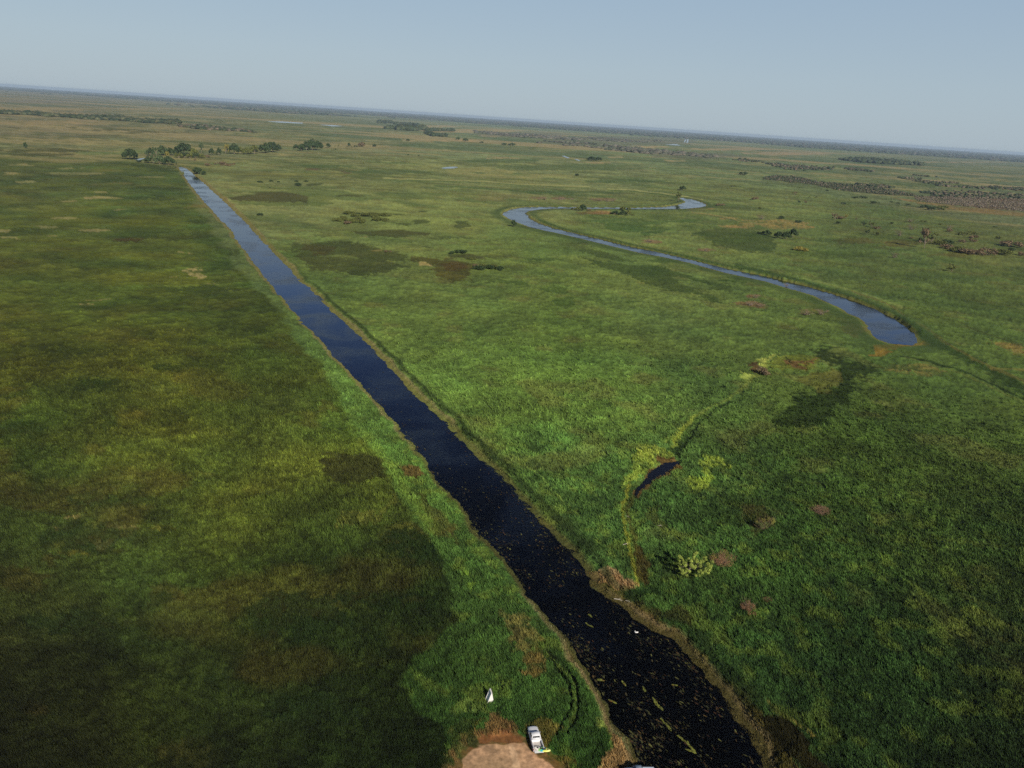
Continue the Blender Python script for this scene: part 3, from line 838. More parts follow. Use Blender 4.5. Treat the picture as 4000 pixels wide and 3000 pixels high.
# ------------------------------------------------------------------ ground sheet
def build_ground():
    dep = np.concatenate([np.arange(88, 50, -2.0), np.arange(50, 1.2, -.05), np.arange(1.2, .16, -.02)])
    Rr = H / np.tan(np.radians(dep))
    Rr = np.append(Rr, 42000.0)
    az = np.concatenate([np.arange(-180, -52, 4.0), np.arange(-52, -43, .5), np.arange(-43, 45, .065), np.arange(45, 54, .5), np.arange(54, 180, 4.0)])
    a = np.radians(az)
    RR, AA = np.meshgrid(Rr, a, indexing='ij')
    X = RR * np.sin(AA)
    Y = RR * np.cos(AA)
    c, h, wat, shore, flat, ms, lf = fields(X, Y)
    h = np.where(RR < 55, -.2, h)
    nr, na = X.shape
    V = np.stack([X, Y, h], -1).reshape(-1, 3)
    V = np.vstack([V, [[0, 0, -.2]]])
    C = np.vstack([np.concatenate([c, flat[..., None]], -1).reshape(-1, 4), [[.06, .08, .03, 1]]])
    i = np.arange(nr - 1)[:, None]
    j = np.arange(na)[None, :]
    j2 = (j + 1) % na
    Fq = np.stack([i * na + j, i * na + j2, (i + 1) * na + j2, (i + 1) * na + j], -1).reshape(-1, 4)
    Fq = Fq[:, ::-1]
    cidx = len(V) - 1
    # centre cap as degenerate-free quads is not needed: triangles appended as a fan
    o = mesh_np('marsh_ground', V, Fq, 4, smooth=True, color=C, mats=[M_GROUND])
    bm = bmesh.new()
    bm.from_mesh(o.data)
    bm.verts.ensure_lookup_table()
    ring = [bm.verts[k] for k in range(na)]
    try:
        bm.faces.new(ring[::-1])
    except Exception:
        pass
    bm.verts.remove(bm.verts[cidx])
    bm.to_mesh(o.data)
    bm.free()
    tag(o, kind='structure')
    return o


gnd = build_ground()


def sheet(name, P, z, mat):
    bm = bmesh.new()
    vs = [bm.verts.new((x, y, z)) for x, y in P]
    f = bm.faces.new(vs)
    bmesh.ops.triangulate(bm, faces=[f])
    for f in bm.faces:
        if f.normal.z < 0:
            f.normal_flip()
    me = bpy.data.meshes.new(name)
    bm.to_mesh(me)
    bm.free()
    o = bpy.data.objects.new(name, me)
    return tag(link(o, mat=mat), kind='structure')


def grow(P, d):
    """push an outline outwards by d metres"""
    P = np.asarray(P)
    n = len(P)
    area = .5 * np.sum(P[:, 0] * np.roll(P[:, 1], -1) - np.roll(P[:, 0], -1) * P[:, 1])
    sg = 1 if area > 0 else -1
    T = np.roll(P, -1, 0) - np.roll(P, 1, 0)
    T /= np.linalg.norm(T, axis=1)[:, None] + 1e-9
    N = np.stack([T[:, 1], -T[:, 0]], 1) * sg
    return P + N * d


sheet('canal_water', grow(CANAL_W, 2.0), WZ, M_WATER)
sheet('river_water', grow(RIVER_W, 1.2), WZR, M_WATER)
sheet('pool_water', grow(PUDDLE_W, .5), WZ, M_POOL)
for k, pd in enumerate(PONDS):
    sheet('pond_water', gp(pd), .35, M_WATER)

# ------------------------------------------------------------------ marsh grass blades
def build_grass():
    rs = np.random.RandomState(11)
    n0 = 250000
    px = rs.rand(n0) * 4400 - 200
    py = 800 + (rs.rand(n0) ** .8) * 2400
    d = np.stack([(px - 2000) / F, -(py - 1500) / F, -np.ones(n0)], -1) @ R3.T
    t = -H / d[:, 2]
    X = d[:, 0] * t
    Y = d[:, 1] * t
    R = np.hypot(X, Y)
    c, h, wat, shore, flat, ms, left = fields(X, Y)
    keep = (~wat) & (rs.rand(n0) < flat * 1.15 - .08) & (rs.rand(n0) < sstep(420, 230, R)) & (shore > .3)
    X, Y, R, c, h, px, py, left, shore = [q[keep] for q in (X, Y, R, c, h, px, py, left, shore)]
    n = len(X)
    slant = np.hypot(R, H)
    u = slant / F * 8.0                  # spacing in metres
    nb = 9
    size = np.clip(u * 1.0, .3, 1.5)
    low = np.clip(shore / 5, .35, 1)
    hgt = np.clip(.45 + .8 * fbm(X, Y, 9, 3, 31) ** 1.3, .2, 1.3) * low
    Vs = []
    Cs = []
    wind = math.radians(200)
    for k in range(nb):
        ang = rs.rand(n) * 2 * np.pi
        r = np.sqrt(rs.rand(n)) * size * .75
        bx = X + r * np.cos(ang)
        by = Y + r * np.sin(ang)
        wdt = size * (.10 + .12 * rs.rand(n))
        f = rs.rand(n) * np.pi
        lean = .25 + .45 * rs.rand(n)
        la = wind + (rs.rand(n) - .5) * 3.2
        hh = hgt * (.6 + .6 * rs.rand(n))
        z0 = h - .08
        v0 = np.stack([bx - wdt * np.cos(f), by - wdt * np.sin(f), z0], -1)
        v1 = np.stack([bx + wdt * np.cos(f), by + wdt * np.sin(f), z0], -1)
        v2 = np.stack([bx + lean * hh * np.cos(la), by + lean * hh * np.sin(la), z0 + hh], -1)
        Vs.append(np.stack([v0, v1, v2], 1))
        kj = np.clip(230 / R, .15, 1)
        j = (1.04 + .55 * (rs.rand(n) - .5) * kj)[:, None]
        hu = ((rs.rand(n) - .5) * kj)[:, None] * np.array([.22, .05, -.15])
        cc = c * j * (1 + hu) * (1.0 + .40 * sstep(330, 180, R))[:, None]
        Cs.append(np.repeat(cc[:, None, :], 3, 1))
    V = np.concatenate(Vs).reshape(-1, 3)
    C = np.concatenate(Cs).reshape(-1, 3)
    o = mesh_np('marsh_grass', V, np.arange(len(V)), 3, color=np.clip(C, 0, 1), mats=[M_GRASS])
    tag(o, 'tall green marsh grass covering the ground on both sides of the canal', 'grass', kind='stuff')


build_grass()


# ------------------------------------------------------------------ floating weed on the canal
def build_floating():
    rs = np.random.RandomState(5)
    n0 = 150000
    px = 1200 + rs.rand(n0) * 1900
    py = 1300 + rs.rand(n0) ** .8 * 1900
    d = np.stack([(px - 2000) / F, -(py - 1500) / F, -np.ones(n0)], -1) @ R3.T
    t = (WZ - H) / d[:, 2]
    X = d[:, 0] * t
    Y = d[:, 1] * t
    dC = poly_sdf(X, Y, CANAL_W, 30)
    R = np.hypot(X, Y)
    nn = fbm(X, Y, 9, 3, 41)
    nm = fbm(X, Y, 3, 2, 42)
    edge = np.exp(dC / 2.2)                       # dC negative inside
    right = X > -70 + (Y - 321) * -.62 + 8
    dens = edge * .55 * sstep(.3, .6, nn) + .30 * sstep(.48, .62, nn) * sstep(.45, .6, nm) * sstep(300, 140, R) + .035 * sstep(330, 150, R)
    keep = (dC < -.1) & (rs.rand(n0) < dens * 1.1)
    X, Y, R, dC, edge, nn = [q[keep] for q in (X, Y, R, dC, edge, nn)]
    n = len(X)
    along = math.radians(118)
    K = 7
    L = (.12 + .42 * rs.rand(n) ** 3) * (1 + .4 * (R > 200))
    Wd = L * (.18 + .22 * rs.rand(n))
    an = along + (rs.rand(n) - .5) * 1.1
    V = []
    for k in range(K):
        a = 2 * np.pi * k / K
        rr = .6 + .6 * rs.rand(n)
        lx = L * np.cos(a) * rr
        ly = Wd * np.sin(a) * rr
        V.append(np.stack([X + lx * np.cos(an) - ly * np.sin(an), Y + lx * np.sin(an) + ly * np.cos(an), np.full(n, WZ + .03) + rs.rand(n) * .04], -1))
    V = np.stack(V, 1)
    pal = np.array([(70, 64, 38), (84, 84, 46), (96, 78, 44), (60, 62, 40), (104, 104, 56), (74, 52, 34)], float)
    cc = alb(pal[rs.randint(0, len(pal), n)]) * (.25 + .75 * rs.rand(n) ** 1.6)[:, None]
    C = np.repeat(cc[:, None, :], K, 1)
    o = mesh_np('floating_weed', V.reshape(-1, 3), np.arange(n * K), K, color=C.reshape(-1, 3), mats=[M_FLOAT])
    tag(o, 'brown and olive water weed floating in flecks on the dark canal', 'water weed', kind='stuff')
    # bright yellow green rafts strung along the middle
    A = (2200, 2200, 2.074)
    segs = [[(735, 1100), (760, 1150), (800, 1185)], [(800, 1270), (840, 1310), (880, 1360)], [(930, 1400), (980, 1440), (1020, 1475), (1060, 1530)], [(650, 1010), (665, 1045)], [(185, 490), (235, 520)],
            [(1000, 1510), (1060, 1535)], [(195, 415), (225, 432)], [(285, 945), (325, 955)], [(370, 1110), (420, 1130)], [(880, 985), (915, 990)], [(480, 965), (500, 990)]]
    for si, sg in enumerate(segs):
        P = gp(Z(*A, sg), WZ)
        Vv = []
        Cc = []
        cum = np.concatenate([[0], np.cumsum(np.linalg.norm(np.diff(P, axis=0), axis=1))])
        cnt = max(6, int(cum[-1] / .16))
        for q_ in range(cnt):
            t_ = cum[-1] * (q_ + .5) / cnt
            i = min(int(np.searchsorted(cum, t_, side='right')) - 1, len(P) - 2)
            q = P[i] + (P[i + 1] - P[i]) * (t_ - cum[i]) / (cum[i + 1] - cum[i]) + rs.randn(2) * .10
            dr = P[i + 1] - P[i]
            a0 = math.atan2(dr[1], dr[0]) + (rs.rand() - .5) * .6
            l = .22 + .3 * rs.rand()
            wd = l * .45
            for k in range(K):
                a = 2 * math.pi * k / K
                rr = .6 + .6 * rs.rand()
                lx = l * math.cos(a) * rr
                ly = wd * math.sin(a) * rr
                Vv.append((q[0] + lx * math.cos(a0) - ly * math.sin(a0), q[1] + lx * math.sin(a0) + ly * math.cos(a0), WZ + .08 + .03 * (k % 2)))
            cl = alb([(118, 122, 52), (96, 100, 44), (120, 90, 44)][rs.randint(0, 3) if si > 6 else rs.randint(0, 2)]) * (.7 + .4 * rs.rand())
            Cc += [cl] * K
        o = mesh_np('weed_raft', np.array(Vv), np.arange(len(Vv)), K, color=np.array(Cc), mats=[M_FLOAT])
        names = ['long yellow green weed raft mid canal above the split chain', 'yellow green weed raft, middle link of the chain in the canal', 'longest yellow green weed raft, nearest the bottom of the picture',
                 'small green weed raft upstream of the raft chain', 'pale thin weed raft near the left bank beside the mud spit', 'yellow green weed scrap at the lower end of the longest raft',
                 'small weed scrap just above the pale thin raft', 'olive weed clump close to the left bank path', 'orange brown weed clump against the left bank', 'round green weed clump right of mid canal',
                 'small green weed clump left of mid canal']
        tag(o, names[si], 'weed raft', 'weed rafts on the canal')


build_floating()


# ------------------------------------------------------------------ shrubs and trees
def leaf_cloud(rs, centers, radii, per, leaf, squash=1.0, shade=.25):
    """many small leaf faces spread over lumpy clumps; returns verts, colours (neutral tint)"""
    V = []
    C = []
    for (c, r) in zip(centers, radii):
        n = per
        d = rs.randn(n, 3)
        d /= np.linalg.norm(d, axis=1)[:, None]
        rad = r * (.55 + .5 * rs.rand(n) ** .6)
        p = c + d * rad[:, None] * np.array([1, 1, squash])
        t1 = rs.randn(n, 3)
        nrm = d + .7 * rs.randn(n, 3)
        nrm /= np.linalg.norm(nrm, axis=1)[:, None]
        t1 = np.cross(nrm, t1)
        t1 /= np.linalg.norm(t1, axis=1)[:, None] + 1e-9
        t2 = np.cross(nrm, t1)
        s = leaf * (.6 + .8 * rs.rand(n))[:, None]
        q = np.stack([p - t1 * s, p + t2 * s * .6, p + t1 * s, p - t2 * s * .6], 1)
        V.append(q)
        col = (1 + shade * (rs.rand() - .5)) * (.75 + .5 * rs.rand(n))
        C.append(np.repeat(col[:, None], 4, 1))
    V = np.concatenate(V).reshape(-1, 3)
    C = np.concatenate(C).reshape(-1)
    V[:, 2] = np.maximum(V[:, 2], 0.0)
    return V, np.stack([C * 1.02, C, C * .95], -1)


def limb_mesh(name, segs):
    """tapered limbs: list of (p0, p1, r0, r1)"""
    bm = bmesh.new()
    for p0, p1, r0, r1 in segs:
        p0 = Vector(p0)
        p1 = Vector(p1)
        d = (p1 - p0).normalized()
        a = d.orthogonal().normalized()
        b = d.cross(a)
        k = 6
        A_ = [bm.verts.new(p0 + (a * math.cos(2 * math.pi * i / k) + b * math.sin(2 * math.pi * i / k)) * r0) for i in range(k)]
        B_ = [bm.verts.new(p1 + (a * math.cos(2 * math.pi * i / k) + b * math.sin(2 * math.pi * i / k)) * r1) for i in range(k)]
        for i in range(k):
            bm.faces.new((A_[i], A_[(i + 1) % k], B_[(i + 1) % k], B_[i]))
        bm.faces.new(A_[::-1])
        bm.faces.new(B_)
    me = bpy.data.meshes.new(name)
    bm.to_mesh(me)
    bm.free()
    me.materials.append(M_BARK)
    return me


def cloud_mesh(name, V, C):
    o = mesh_np(name, V, np.arange(len(V)), 4, color=C, mats=[M_LEAF])
    me = o.data
    bpy.data.objects.remove(o)
    return me


PROTO = {}


def protos():
    """unit plants: width about 2, height 1 (scaled per plant); returns (crown mesh, trunk mesh)"""
    for kind, nv in (('round', 4), ('dome', 4), ('sparse', 3), ('dead', 3), ('scrub', 3)):
        lst = []
        for v in range(nv):
            rs = np.random.RandomState(100 + v * 7 + len(kind) * 31)
            if kind == 'round':
                n = 16
                cs = []
                rr = []
                for i in range(n):
                    a = rs.rand() * 6.283
                    q = math.sqrt(rs.rand())
                    z = .30 + .50 * (1 - q * q) * rs.rand() ** .5 + .06 * rs.rand()
                    cs.append(np.array([.68 * q * math.cos(a), .68 * q * math.sin(a), z]))
                    rr.append(.20 + .13 * rs.rand())
                V, C = leaf_cloud(rs, cs, rr, 60, .085, .62)
                tr = [((0, 0, 0), (.02, .01, .35), .05, .035), ((.02, .01, .3), (.25, .1, .62), .03, .012), ((.02, .01, .3), (-.22, -.12, .6), .03, .012), ((.02, 0, .34), (0, .2, .66), .03, .012)]
            elif kind == 'dome':
                n = 16
                cs = []
                rr = []
                for i in range(n):
                    a = rs.rand() * 6.283
                    q = math.sqrt(rs.rand()) * .8
                    z = .50 * math.sqrt(max(0, 1 - q * q)) + .06 * rs.rand()
                    cs.append(np.array([q * math.cos(a), q * math.sin(a), z]))
                    rr.append(.24 + .1 * rs.rand())
                V, C = leaf_cloud(rs, cs, rr, 70, .075, .9, .15)
                tr = [((0, 0, 0), (.1, .02, .3), .05, .03), ((0, 0, 0), (-.2, .1, .35), .04, .02)]
            elif kind == 'sparse':
                n = 12
                cs = []
                rr = []
                for i in range(n):
                    a = rs.rand() * 6.283
                    q = math.sqrt(rs.rand())
                    cs.append(np.array([.75 * q * math.cos(a), .75 * q * math.sin(a), .35 + .6 * rs.rand()]))
                    rr.append(.14 + .10 * rs.rand())
                V, C = leaf_cloud(rs, cs, rr, 40, .07, .6)
                tr = [((0, 0, 0), (.03, 0, .4), .04, .03)] + [((.02, 0, .12 + .2 * rs.rand()), tuple(c_), .022, .006) for c_ in cs[:9]]
            elif kind == 'dead':
                cs = []
                rr = []
                for i in range(9):
                    a = rs.rand() * 6.283
                    q = math.sqrt(rs.rand())
                    cs.append(np.array([.8 * q * math.cos(a), .8 * q * math.sin(a), .3 + .45 * rs.rand()]))
                    rr.append(.22)
                V, C = leaf_cloud(rs, cs, rr, 34, .03, .8)
                tr = [((0, 0, 0), tuple(c_ * .9), .03, .006) for c_ in cs] + [((rs.randn() * .2, rs.randn() * .2, .1), (rs.randn() * .6, rs.randn() * .6, .7 + .3 * rs.rand()), .015, .004) for _ in range(14)]
            else:
                cs = []
                rr = []
                for i in range(10):
                    a = rs.rand() * 6.283
                    q = math.sqrt(rs.rand())
                    cs.append(np.array([.8 * q * math.cos(a), .8 * q * math.sin(a), .25 + .5 * rs.rand() * (1 - .5 * q)]))
                    rr.append(.2 + .1 * rs.rand())
                V, C = leaf_cloud(rs, cs, rr, 48, .08, .8)
                tr = [((0, 0, 0), tuple(c_), .025, .008) for c_ in cs[:6]]
            lst.append((cloud_mesh(kind + '_crown', V, C), limb_mesh(kind + '_limbs', tr)))
        PROTO[kind] = lst


protos()
ORD = ['first', 'second', 'third', 'fourth', 'fifth', 'sixth', 'seventh', 'eighth', 'ninth', 'tenth', 'eleventh', 'twelfth', 'thirteenth', 'fourteenth',
       'fifteenth', 'sixteenth', 'seventeenth', 'eighteenth', 'nineteenth', 'twentieth', 'twenty-first', 'twenty-second', 'twenty-third', 'twenty-fourth', 'twenty-fifth', 'twenty-sixth',
       'twenty-seventh', 'twenty-eighth', 'twenty-ninth', 'thirtieth', 'thirty-first', 'thirty-second', 'thirty-third', 'thirty-fourth', 'thirty-fifth', 'thirty-sixth', 'thirty-seventh', 'thirty-eighth']
NAMES = {'round': ('tree', 'tree'), 'dome': ('rounded_bush', 'bush'), 'sparse': ('open_tree', 'tree'), 'dead': ('dead_bush', 'bush'), 'scrub': ('shrub', 'shrub')}
LOOK = {'round': 'leafy tree', 'dome': 'rounded bush', 'sparse': 'thin open tree', 'dead': 'leafless bush', 'scrub': 'low shrub'}
GREEN_D = (44, 58, 34)
GREEN_B = (56, 70, 44)
OLIVE = (74, 80, 40)
BROWN = (90, 78, 60)
PINK = (114, 94, 80)
YOL = (104, 98, 44)
prs = random.Random(3)


def plant(kind, cx, yb, yt, w_, col, label, group, zs=1.0):
    p = ground(cx, yb)
    R = float(np.hypot(*p))
    sl = math.hypot(R, H)
    wm = w_ * sl / F
    dep = math.atan2(H, R)
    vis = (yb - yt) * sl / F
    hm = max((vis - wm * .30 * math.sin(dep)) / math.cos(dep), wm * .32) * 1.12 * zs
    u = p / R
    c = p + u * wm * .30
    crown, limbs = PROTO[kind][prs.randrange(len(PROTO[kind]))]
    root = bpy.data.objects.new(NAMES[kind][0], None)
    COL.objects.link(root)
    root.location = (c[0], c[1], -.05)
    root.rotation_euler = (0, 0, prs.random() * 6.28)
    a = alb(col)
    cr = bpy.data.objects.new('crown' if kind in ('round', 'sparse') else 'foliage', crown)
    COL.objects.link(cr)
    cr.parent = root
    cr.scale = (wm * .58, wm * .58, hm * 1.0)
    j = .9 + .2 * prs.random()
    j *= 1.4
    cr.color = (a[0] * j, a[1] * j, a[2] * j, 1)
    tr = bpy.data.objects.new('trunk' if kind in ('round', 'sparse') else 'stems', limbs)
    COL.objects.link(tr)
    tr.parent = root
    tr.scale = cr.scale
    tag(root, label, NAMES[kind][1], group)
    return root


def cluster(kind_default, conv, lst, where, group, big=1.0):
    """lst rows: (x, base, top, width, colour[, kind]) in traced units; labels count from the left"""
    ox, oy, s = conv
    lst = sorted(lst, key=lambda r: r[0])
    n = len(lst)
    for i, r in enumerate(lst):
        kind = r[5] if len(r) > 5 else kind_default
        col = r[4]
        cn = {GREEN_D: 'dark green', GREEN_B: 'blue green', OLIVE: 'olive', BROWN: 'brown', PINK: 'pinkish brown', YOL: 'yellow olive'}.get(col, 'green')
        lab = f"{cn} {LOOK[kind]}, {ORD[i]} from the left {where}"
        plant(kind, ox + r[0] / s, oy + r[1] / s, oy + r[2] / s, r[3] / s * big, col, lab, group, zs=1 + (big - 1) * .6)


cluster('round', (460, 540, 3.352), [
    (165, 280, 165, 140, GREEN_D), (245, 272, 195, 50, GREEN_D), (292, 318, 285, 75, GREEN_D, 'scrub'), (400, 325, 250, 75, GREEN_D), (470, 330, 232, 70, GREEN_B, 'sparse'), (550, 340, 242, 110, GREEN_B), (670, 350, 250, 125, GREEN_D),
    (435, 228, 140, 80, GREEN_D), (505, 220, 150, 70, GREEN_B, 'sparse'), (590, 222, 125, 110, GREEN_B), (700, 225, 140, 110, GREEN_D), (790, 200, 120, 90, GREEN_D), (870, 205, 90, 180, GREEN_D),
    (1000, 235, 142, 85, OLIVE), (1090, 240, 118, 62, GREEN_B, 'sparse'), (375, 245, 190, 40, GREEN_B, 'sparse'), (640, 300, 215, 60, YOL, 'sparse')],
        'of the stand at the canal head', 'trees around the head of the canal', big=1.16)
cluster('scrub', (460, 540, 3.352), [
    (800, 262, 190, 90, OLIVE), (870, 260, 188, 90, GREEN_D), (945, 262, 200, 90, OLIVE), (1020, 262, 195, 90, GREEN_D), (1090, 262, 205, 90, OLIVE), (1160, 258, 215, 70, BROWN)],
        'in the hedge below the canal head trees', 'hedge shrubs behind the meadow edge', big=1.16)
cluster('round', (460, 540, 3.352), [
    (1228, 218, 145, 56, GREEN_D), (1275, 215, 182, 40, OLIVE, 'scrub'), (1328, 220, 145, 56, GREEN_D), (1412, 205, 118, 75, YOL, 'sparse'), (1525, 208, 98, 130, GREEN_D), (1620, 212, 135, 110, OLIVE),
    (1705, 212, 130, 90, OLIVE), (1790, 210, 110, 110, OLIVE), (1930, 195, 90, 130, GREEN_D), (2030, 185, 70, 150, GREEN_D), (2100, 165, 95, 80, GREEN_D)],
        'in the row beyond the canal head', 'tree row beyond the canal head', big=1.16)
cluster('round', (1100, 540, 5.53), [
    (315, 245, 150, 110, GREEN_D), (425, 275, 135, 120, GREEN_D), (540, 262, 88, 180, GREEN_D), (660, 255, 66, 220, GREEN_D), (770, 250, 82, 190, GREEN_D), (855, 220, 118, 90, GREEN_D)],
        'of the compact dark grove', 'compact dark grove', big=1.16)
cluster('round', (1100, 540, 5.53), [
    (1008, 208, 115, 105, GREEN_D), (1155, 196, 155, 30, OLIVE, 'sparse'), (1165, 250, 215, 30, GREEN_D, 'scrub'), (1230, 200, 138, 45, OLIVE, 'sparse'), (1455, 185, 100, 68, GREEN_D), (1512, 190, 158, 26, GREEN_D, 'scrub'),
    (1600, 190, 148, 90, GREEN_D, 'scrub'), (1730, 186, 92, 150, BROWN), (2005, 186, 125, 80, GREEN_D)],
        'right of the compact dark grove', 'loose trees right of the compact grove')
plant('round', 460 + 1045 / 3.352, 540 + 476 / 3.352, 540 + 388 / 3.352, 125 / 3.352, GREEN_D, 'dark bushy tree on the right bank at the far end of the canal', 'bushes on the canal banks')
plant('dome', 460 + 1128 / 3.352, 540 + 482 / 3.352, 540 + 424 / 3.352, 56 / 3.352, GREEN_D, 'small dark bush right of the bushy tree on the canal bank', 'bushes on the canal banks')
plant('scrub', 460 + 850 / 3.352, 540 + 495 / 3.352, 540 + 425 / 3.352, 40 / 3.352, OLIVE, 'narrow olive bush on the left bank at the canal end', 'bushes on the canal banks')
plant('sparse', 460 + 768 / 3.352, 540 + 388 / 3.352, 540 + 318 / 3.352, 24 / 3.352, GREEN_D, 'slim tree at the very tip of the canal', 'bushes on the canal banks')
cluster('scrub', (460, 540, 3.352), [(1010, 290, 268, 40, BROWN), (1172, 358, 333, 100, BROWN), (1275, 345, 322, 34, BROWN), (1365, 345, 316, 120, BROWN), (1430, 368, 335, 90, BROWN), (1527, 338, 318, 36, BROWN)],
        'in the canal head meadow scrub', 'brown scrub in the meadow')
cluster('dome', (400, 450, 2.011), [(1240, 531, 514, 40, GREEN_D), (1328, 523, 507, 30, GREEN_D), (1383, 527, 516, 20, GREEN_D), (1315, 572, 564, 12, GREEN_D), (1523, 525, 510, 28, GREEN_D), (1538, 559, 528, 50, GREEN_D), (1600, 525, 511, 32, GREEN_D),
                                    (2036, 790, 768, 80, GREEN_D), (1245, 788, 768, 50, GREEN_D)],
        'scattered right of the upper canal', 'scattered little bushes')
cluster('dome', (1250, 800, 2.765), [
    (310, 108, 68, 98, OLIVE), (385, 132, 93, 92, OLIVE), (245, 162, 120, 88, OLIVE), (190, 184, 140, 88, OLIVE), (300, 182, 145, 80, OLIVE), (298, 207, 175, 65, BROWN), (370, 194, 148, 92, OLIVE), (415, 167, 130, 75, OLIVE), (465, 200, 146, 62, OLIVE),
    (500, 127, 84, 92, OLIVE), (560, 120, 80, 92, OLIVE), (575, 142, 103, 92, OLIVE), (622, 127, 86, 82, OLIVE), (700, 132, 86, 110, OLIVE), (610, 177, 133, 84, OLIVE), (675, 180, 136, 104, OLIVE)],
        'in the dense mid meadow clump', 'clump of rounded bushes in mid meadow', big=1.16)
cluster('dome', (1250, 800, 2.765), [
    (1425, 532, 498, 52, GREEN_D), (1488, 527, 485, 72, GREEN_D), (1545, 528, 483, 88, GREEN_D), (1632, 600, 563, 82, OLIVE), (1680, 672, 640, 60, BROWN), (1718, 710, 652, 112, GREEN_D), (1772, 692, 638, 72, OLIVE), (1832, 702, 645, 84, GREEN_D), (1872, 690, 638, 72, OLIVE), (1940, 708, 662, 86, GREEN_D)],
        'on the dark mid meadow patch', 'rounded bushes on the dark patch', big=1.16)
plant('scrub', 1250 + 730 / 2.765, 800 + 516 / 2.765, 800 + 486 / 2.765, 76 / 2.765, BROWN, 'reddish brown shrub on the big dark patch beside the canal', 'scattered little bushes')
cluster('round', (2100, 700, 3.16), [
    (440, 378, 345, 55, OLIVE, 'scrub'), (490, 390, 345, 65, OLIVE), (555, 392, 318, 85, GREEN_D), (635, 392, 360, 40, BROWN, 'scrub'), (955, 442, 388, 78, GREEN_D), (910, 432, 405, 40, GREEN_D, 'scrub'), (1010, 438, 400, 50, OLIVE, 'scrub'), (1055, 388, 343, 72, OLIVE), (1055, 447, 383, 62, GREEN_D), (1125, 386, 343, 48, OLIVE),
    (1118, 452, 388, 72, OLIVE), (1160, 450, 420, 50, OLIVE, 'scrub')],
        'on the near side of the river loop', 'trees on the river loop', big=1.16)
plant('sparse', 2100 + 1733 / 3.16, 700 + 275 / 3.16, 700 + 178 / 3.16, 84 / 3.16, OLIVE, 'tall thin tree on the point inside the far river bend', 'trees by the river bend')
plant('scrub', 2100 + 1715 / 3.16, 700 + 357 / 3.16, 700 + 320 / 3.16, 60 / 3.16, GREEN_D, 'small dark shrub standing in the water of the far river bend', 'trees by the river bend')
plant('round', 2100 + 1790 / 3.16, 700 + 136 / 3.16, 700 + 86 / 3.16, 88 / 3.16, GREEN_D, 'dark round tree alone beyond the far river bend', 'trees by the river bend')
plant('round', 1250 + 2090 / 2.765, 800 + 240 / 2.765, 800 + 163 / 2.765, 68 / 2.765, GREEN_D, 'dark round tree with pale trunk at the outer river bend', 'trees by the river bend')
cluster('dead', (2100, 700, 3.16), [(85, 256, 215, 95, PINK), (20, 254, 230, 40, PINK), (268, 264, 215, 85, PINK), (320, 254, 225, 60, PINK), (430, 256, 228, 60, PINK), (760, 266, 238, 80, PINK), (860, 280, 242, 80, PINK), (930, 276, 248, 60, PINK)],
        'above the river loop', 'pinkish brush above the river loop')
cluster('dead', (1900, 650, 2.011), [(1280, 602, 570, 95, PINK), (1720, 672, 642, 65, PINK)], 'between river and right meadow', 'dry brush right of the river')
cluster('dead', (2900, 1000, 2.011), [(95, 335, 300, 80, PINK), (60, 395, 355, 90, PINK), (140, 400, 370, 70, PINK), (500, 468, 430, 110, PINK), (620, 465, 418, 90, PINK), (345, 240, 212, 40, PINK)],
        'along the near river bank', 'dry brush along the near river bank')
plant('scrub', 2900 + 150 / 2.011, 1000 + 935 / 2.011, 1000 + 868 / 2.011, 130 / 2.011, BROWN, 'dark brown bush beside the pale grass left of the ponded ditch', 'bushes along the ditch')
A = (2800, 450, 1.843)
cluster('scrub', A, [
    (25, 655, 632, 60, BROWN), (275, 612, 585, 52, BROWN), (555, 579, 556, 36, BROWN, 'sparse'), (588, 629, 612, 28, GREEN_D), (635, 631, 614, 24, BROWN), (717, 596, 582, 14, OLIVE), (666, 595, 582, 14, OLIVE), (793, 549, 533, 22, GREEN_D), (912, 642, 624, 30, GREEN_D), (1000, 600, 583, 50, GREEN_D), (1052, 600, 583, 56, GREEN_D),
    (1130, 637, 625, 60, GREEN_D), (1255, 630, 618, 22, GREEN_D), (1305, 640, 626, 20, GREEN_D), (1375, 648, 636, 34, GREEN_D), (195, 432, 412, 80, GREEN_D), (120, 516, 500, 34, OLIVE), (305, 672, 660, 40, OLIVE)],
        'on the far right meadow', 'scattered shrubs on the far right meadow')
cluster('dome', A, [(1500, 668, 645, 62, GREEN_B), (1545, 684, 655, 58, GREEN_B), (1600, 682, 652, 60, OLIVE), (1640, 668, 650, 40, OLIVE)], 'in the thicket below the brown belt', 'bluish thicket')
cluster('round', A, [(325, 750, 720, 68, BROWN, 'dead'), (463, 747, 724, 46, GREEN_D), (590, 776, 754, 60, GREEN_D, 'scrub'), (355, 864, 826, 66, GREEN_D), (305, 855, 835, 34, GREEN_D, 'scrub'), (440, 888, 838, 58, GREEN_D), (497, 894, 842, 70, GREEN_D), (545, 880, 818, 62, GREEN_D)],
        'around the tan grass patch', 'trees round the tan grass patch')
plant('dome', 2800 + 598 / 1.843, 450 + 979 / 1.843, 450 + 944 / 1.843, 88 / 1.843, YOL, 'yellow olive rounded bush alone below the tan grass patch', 'trees round the tan grass patch')
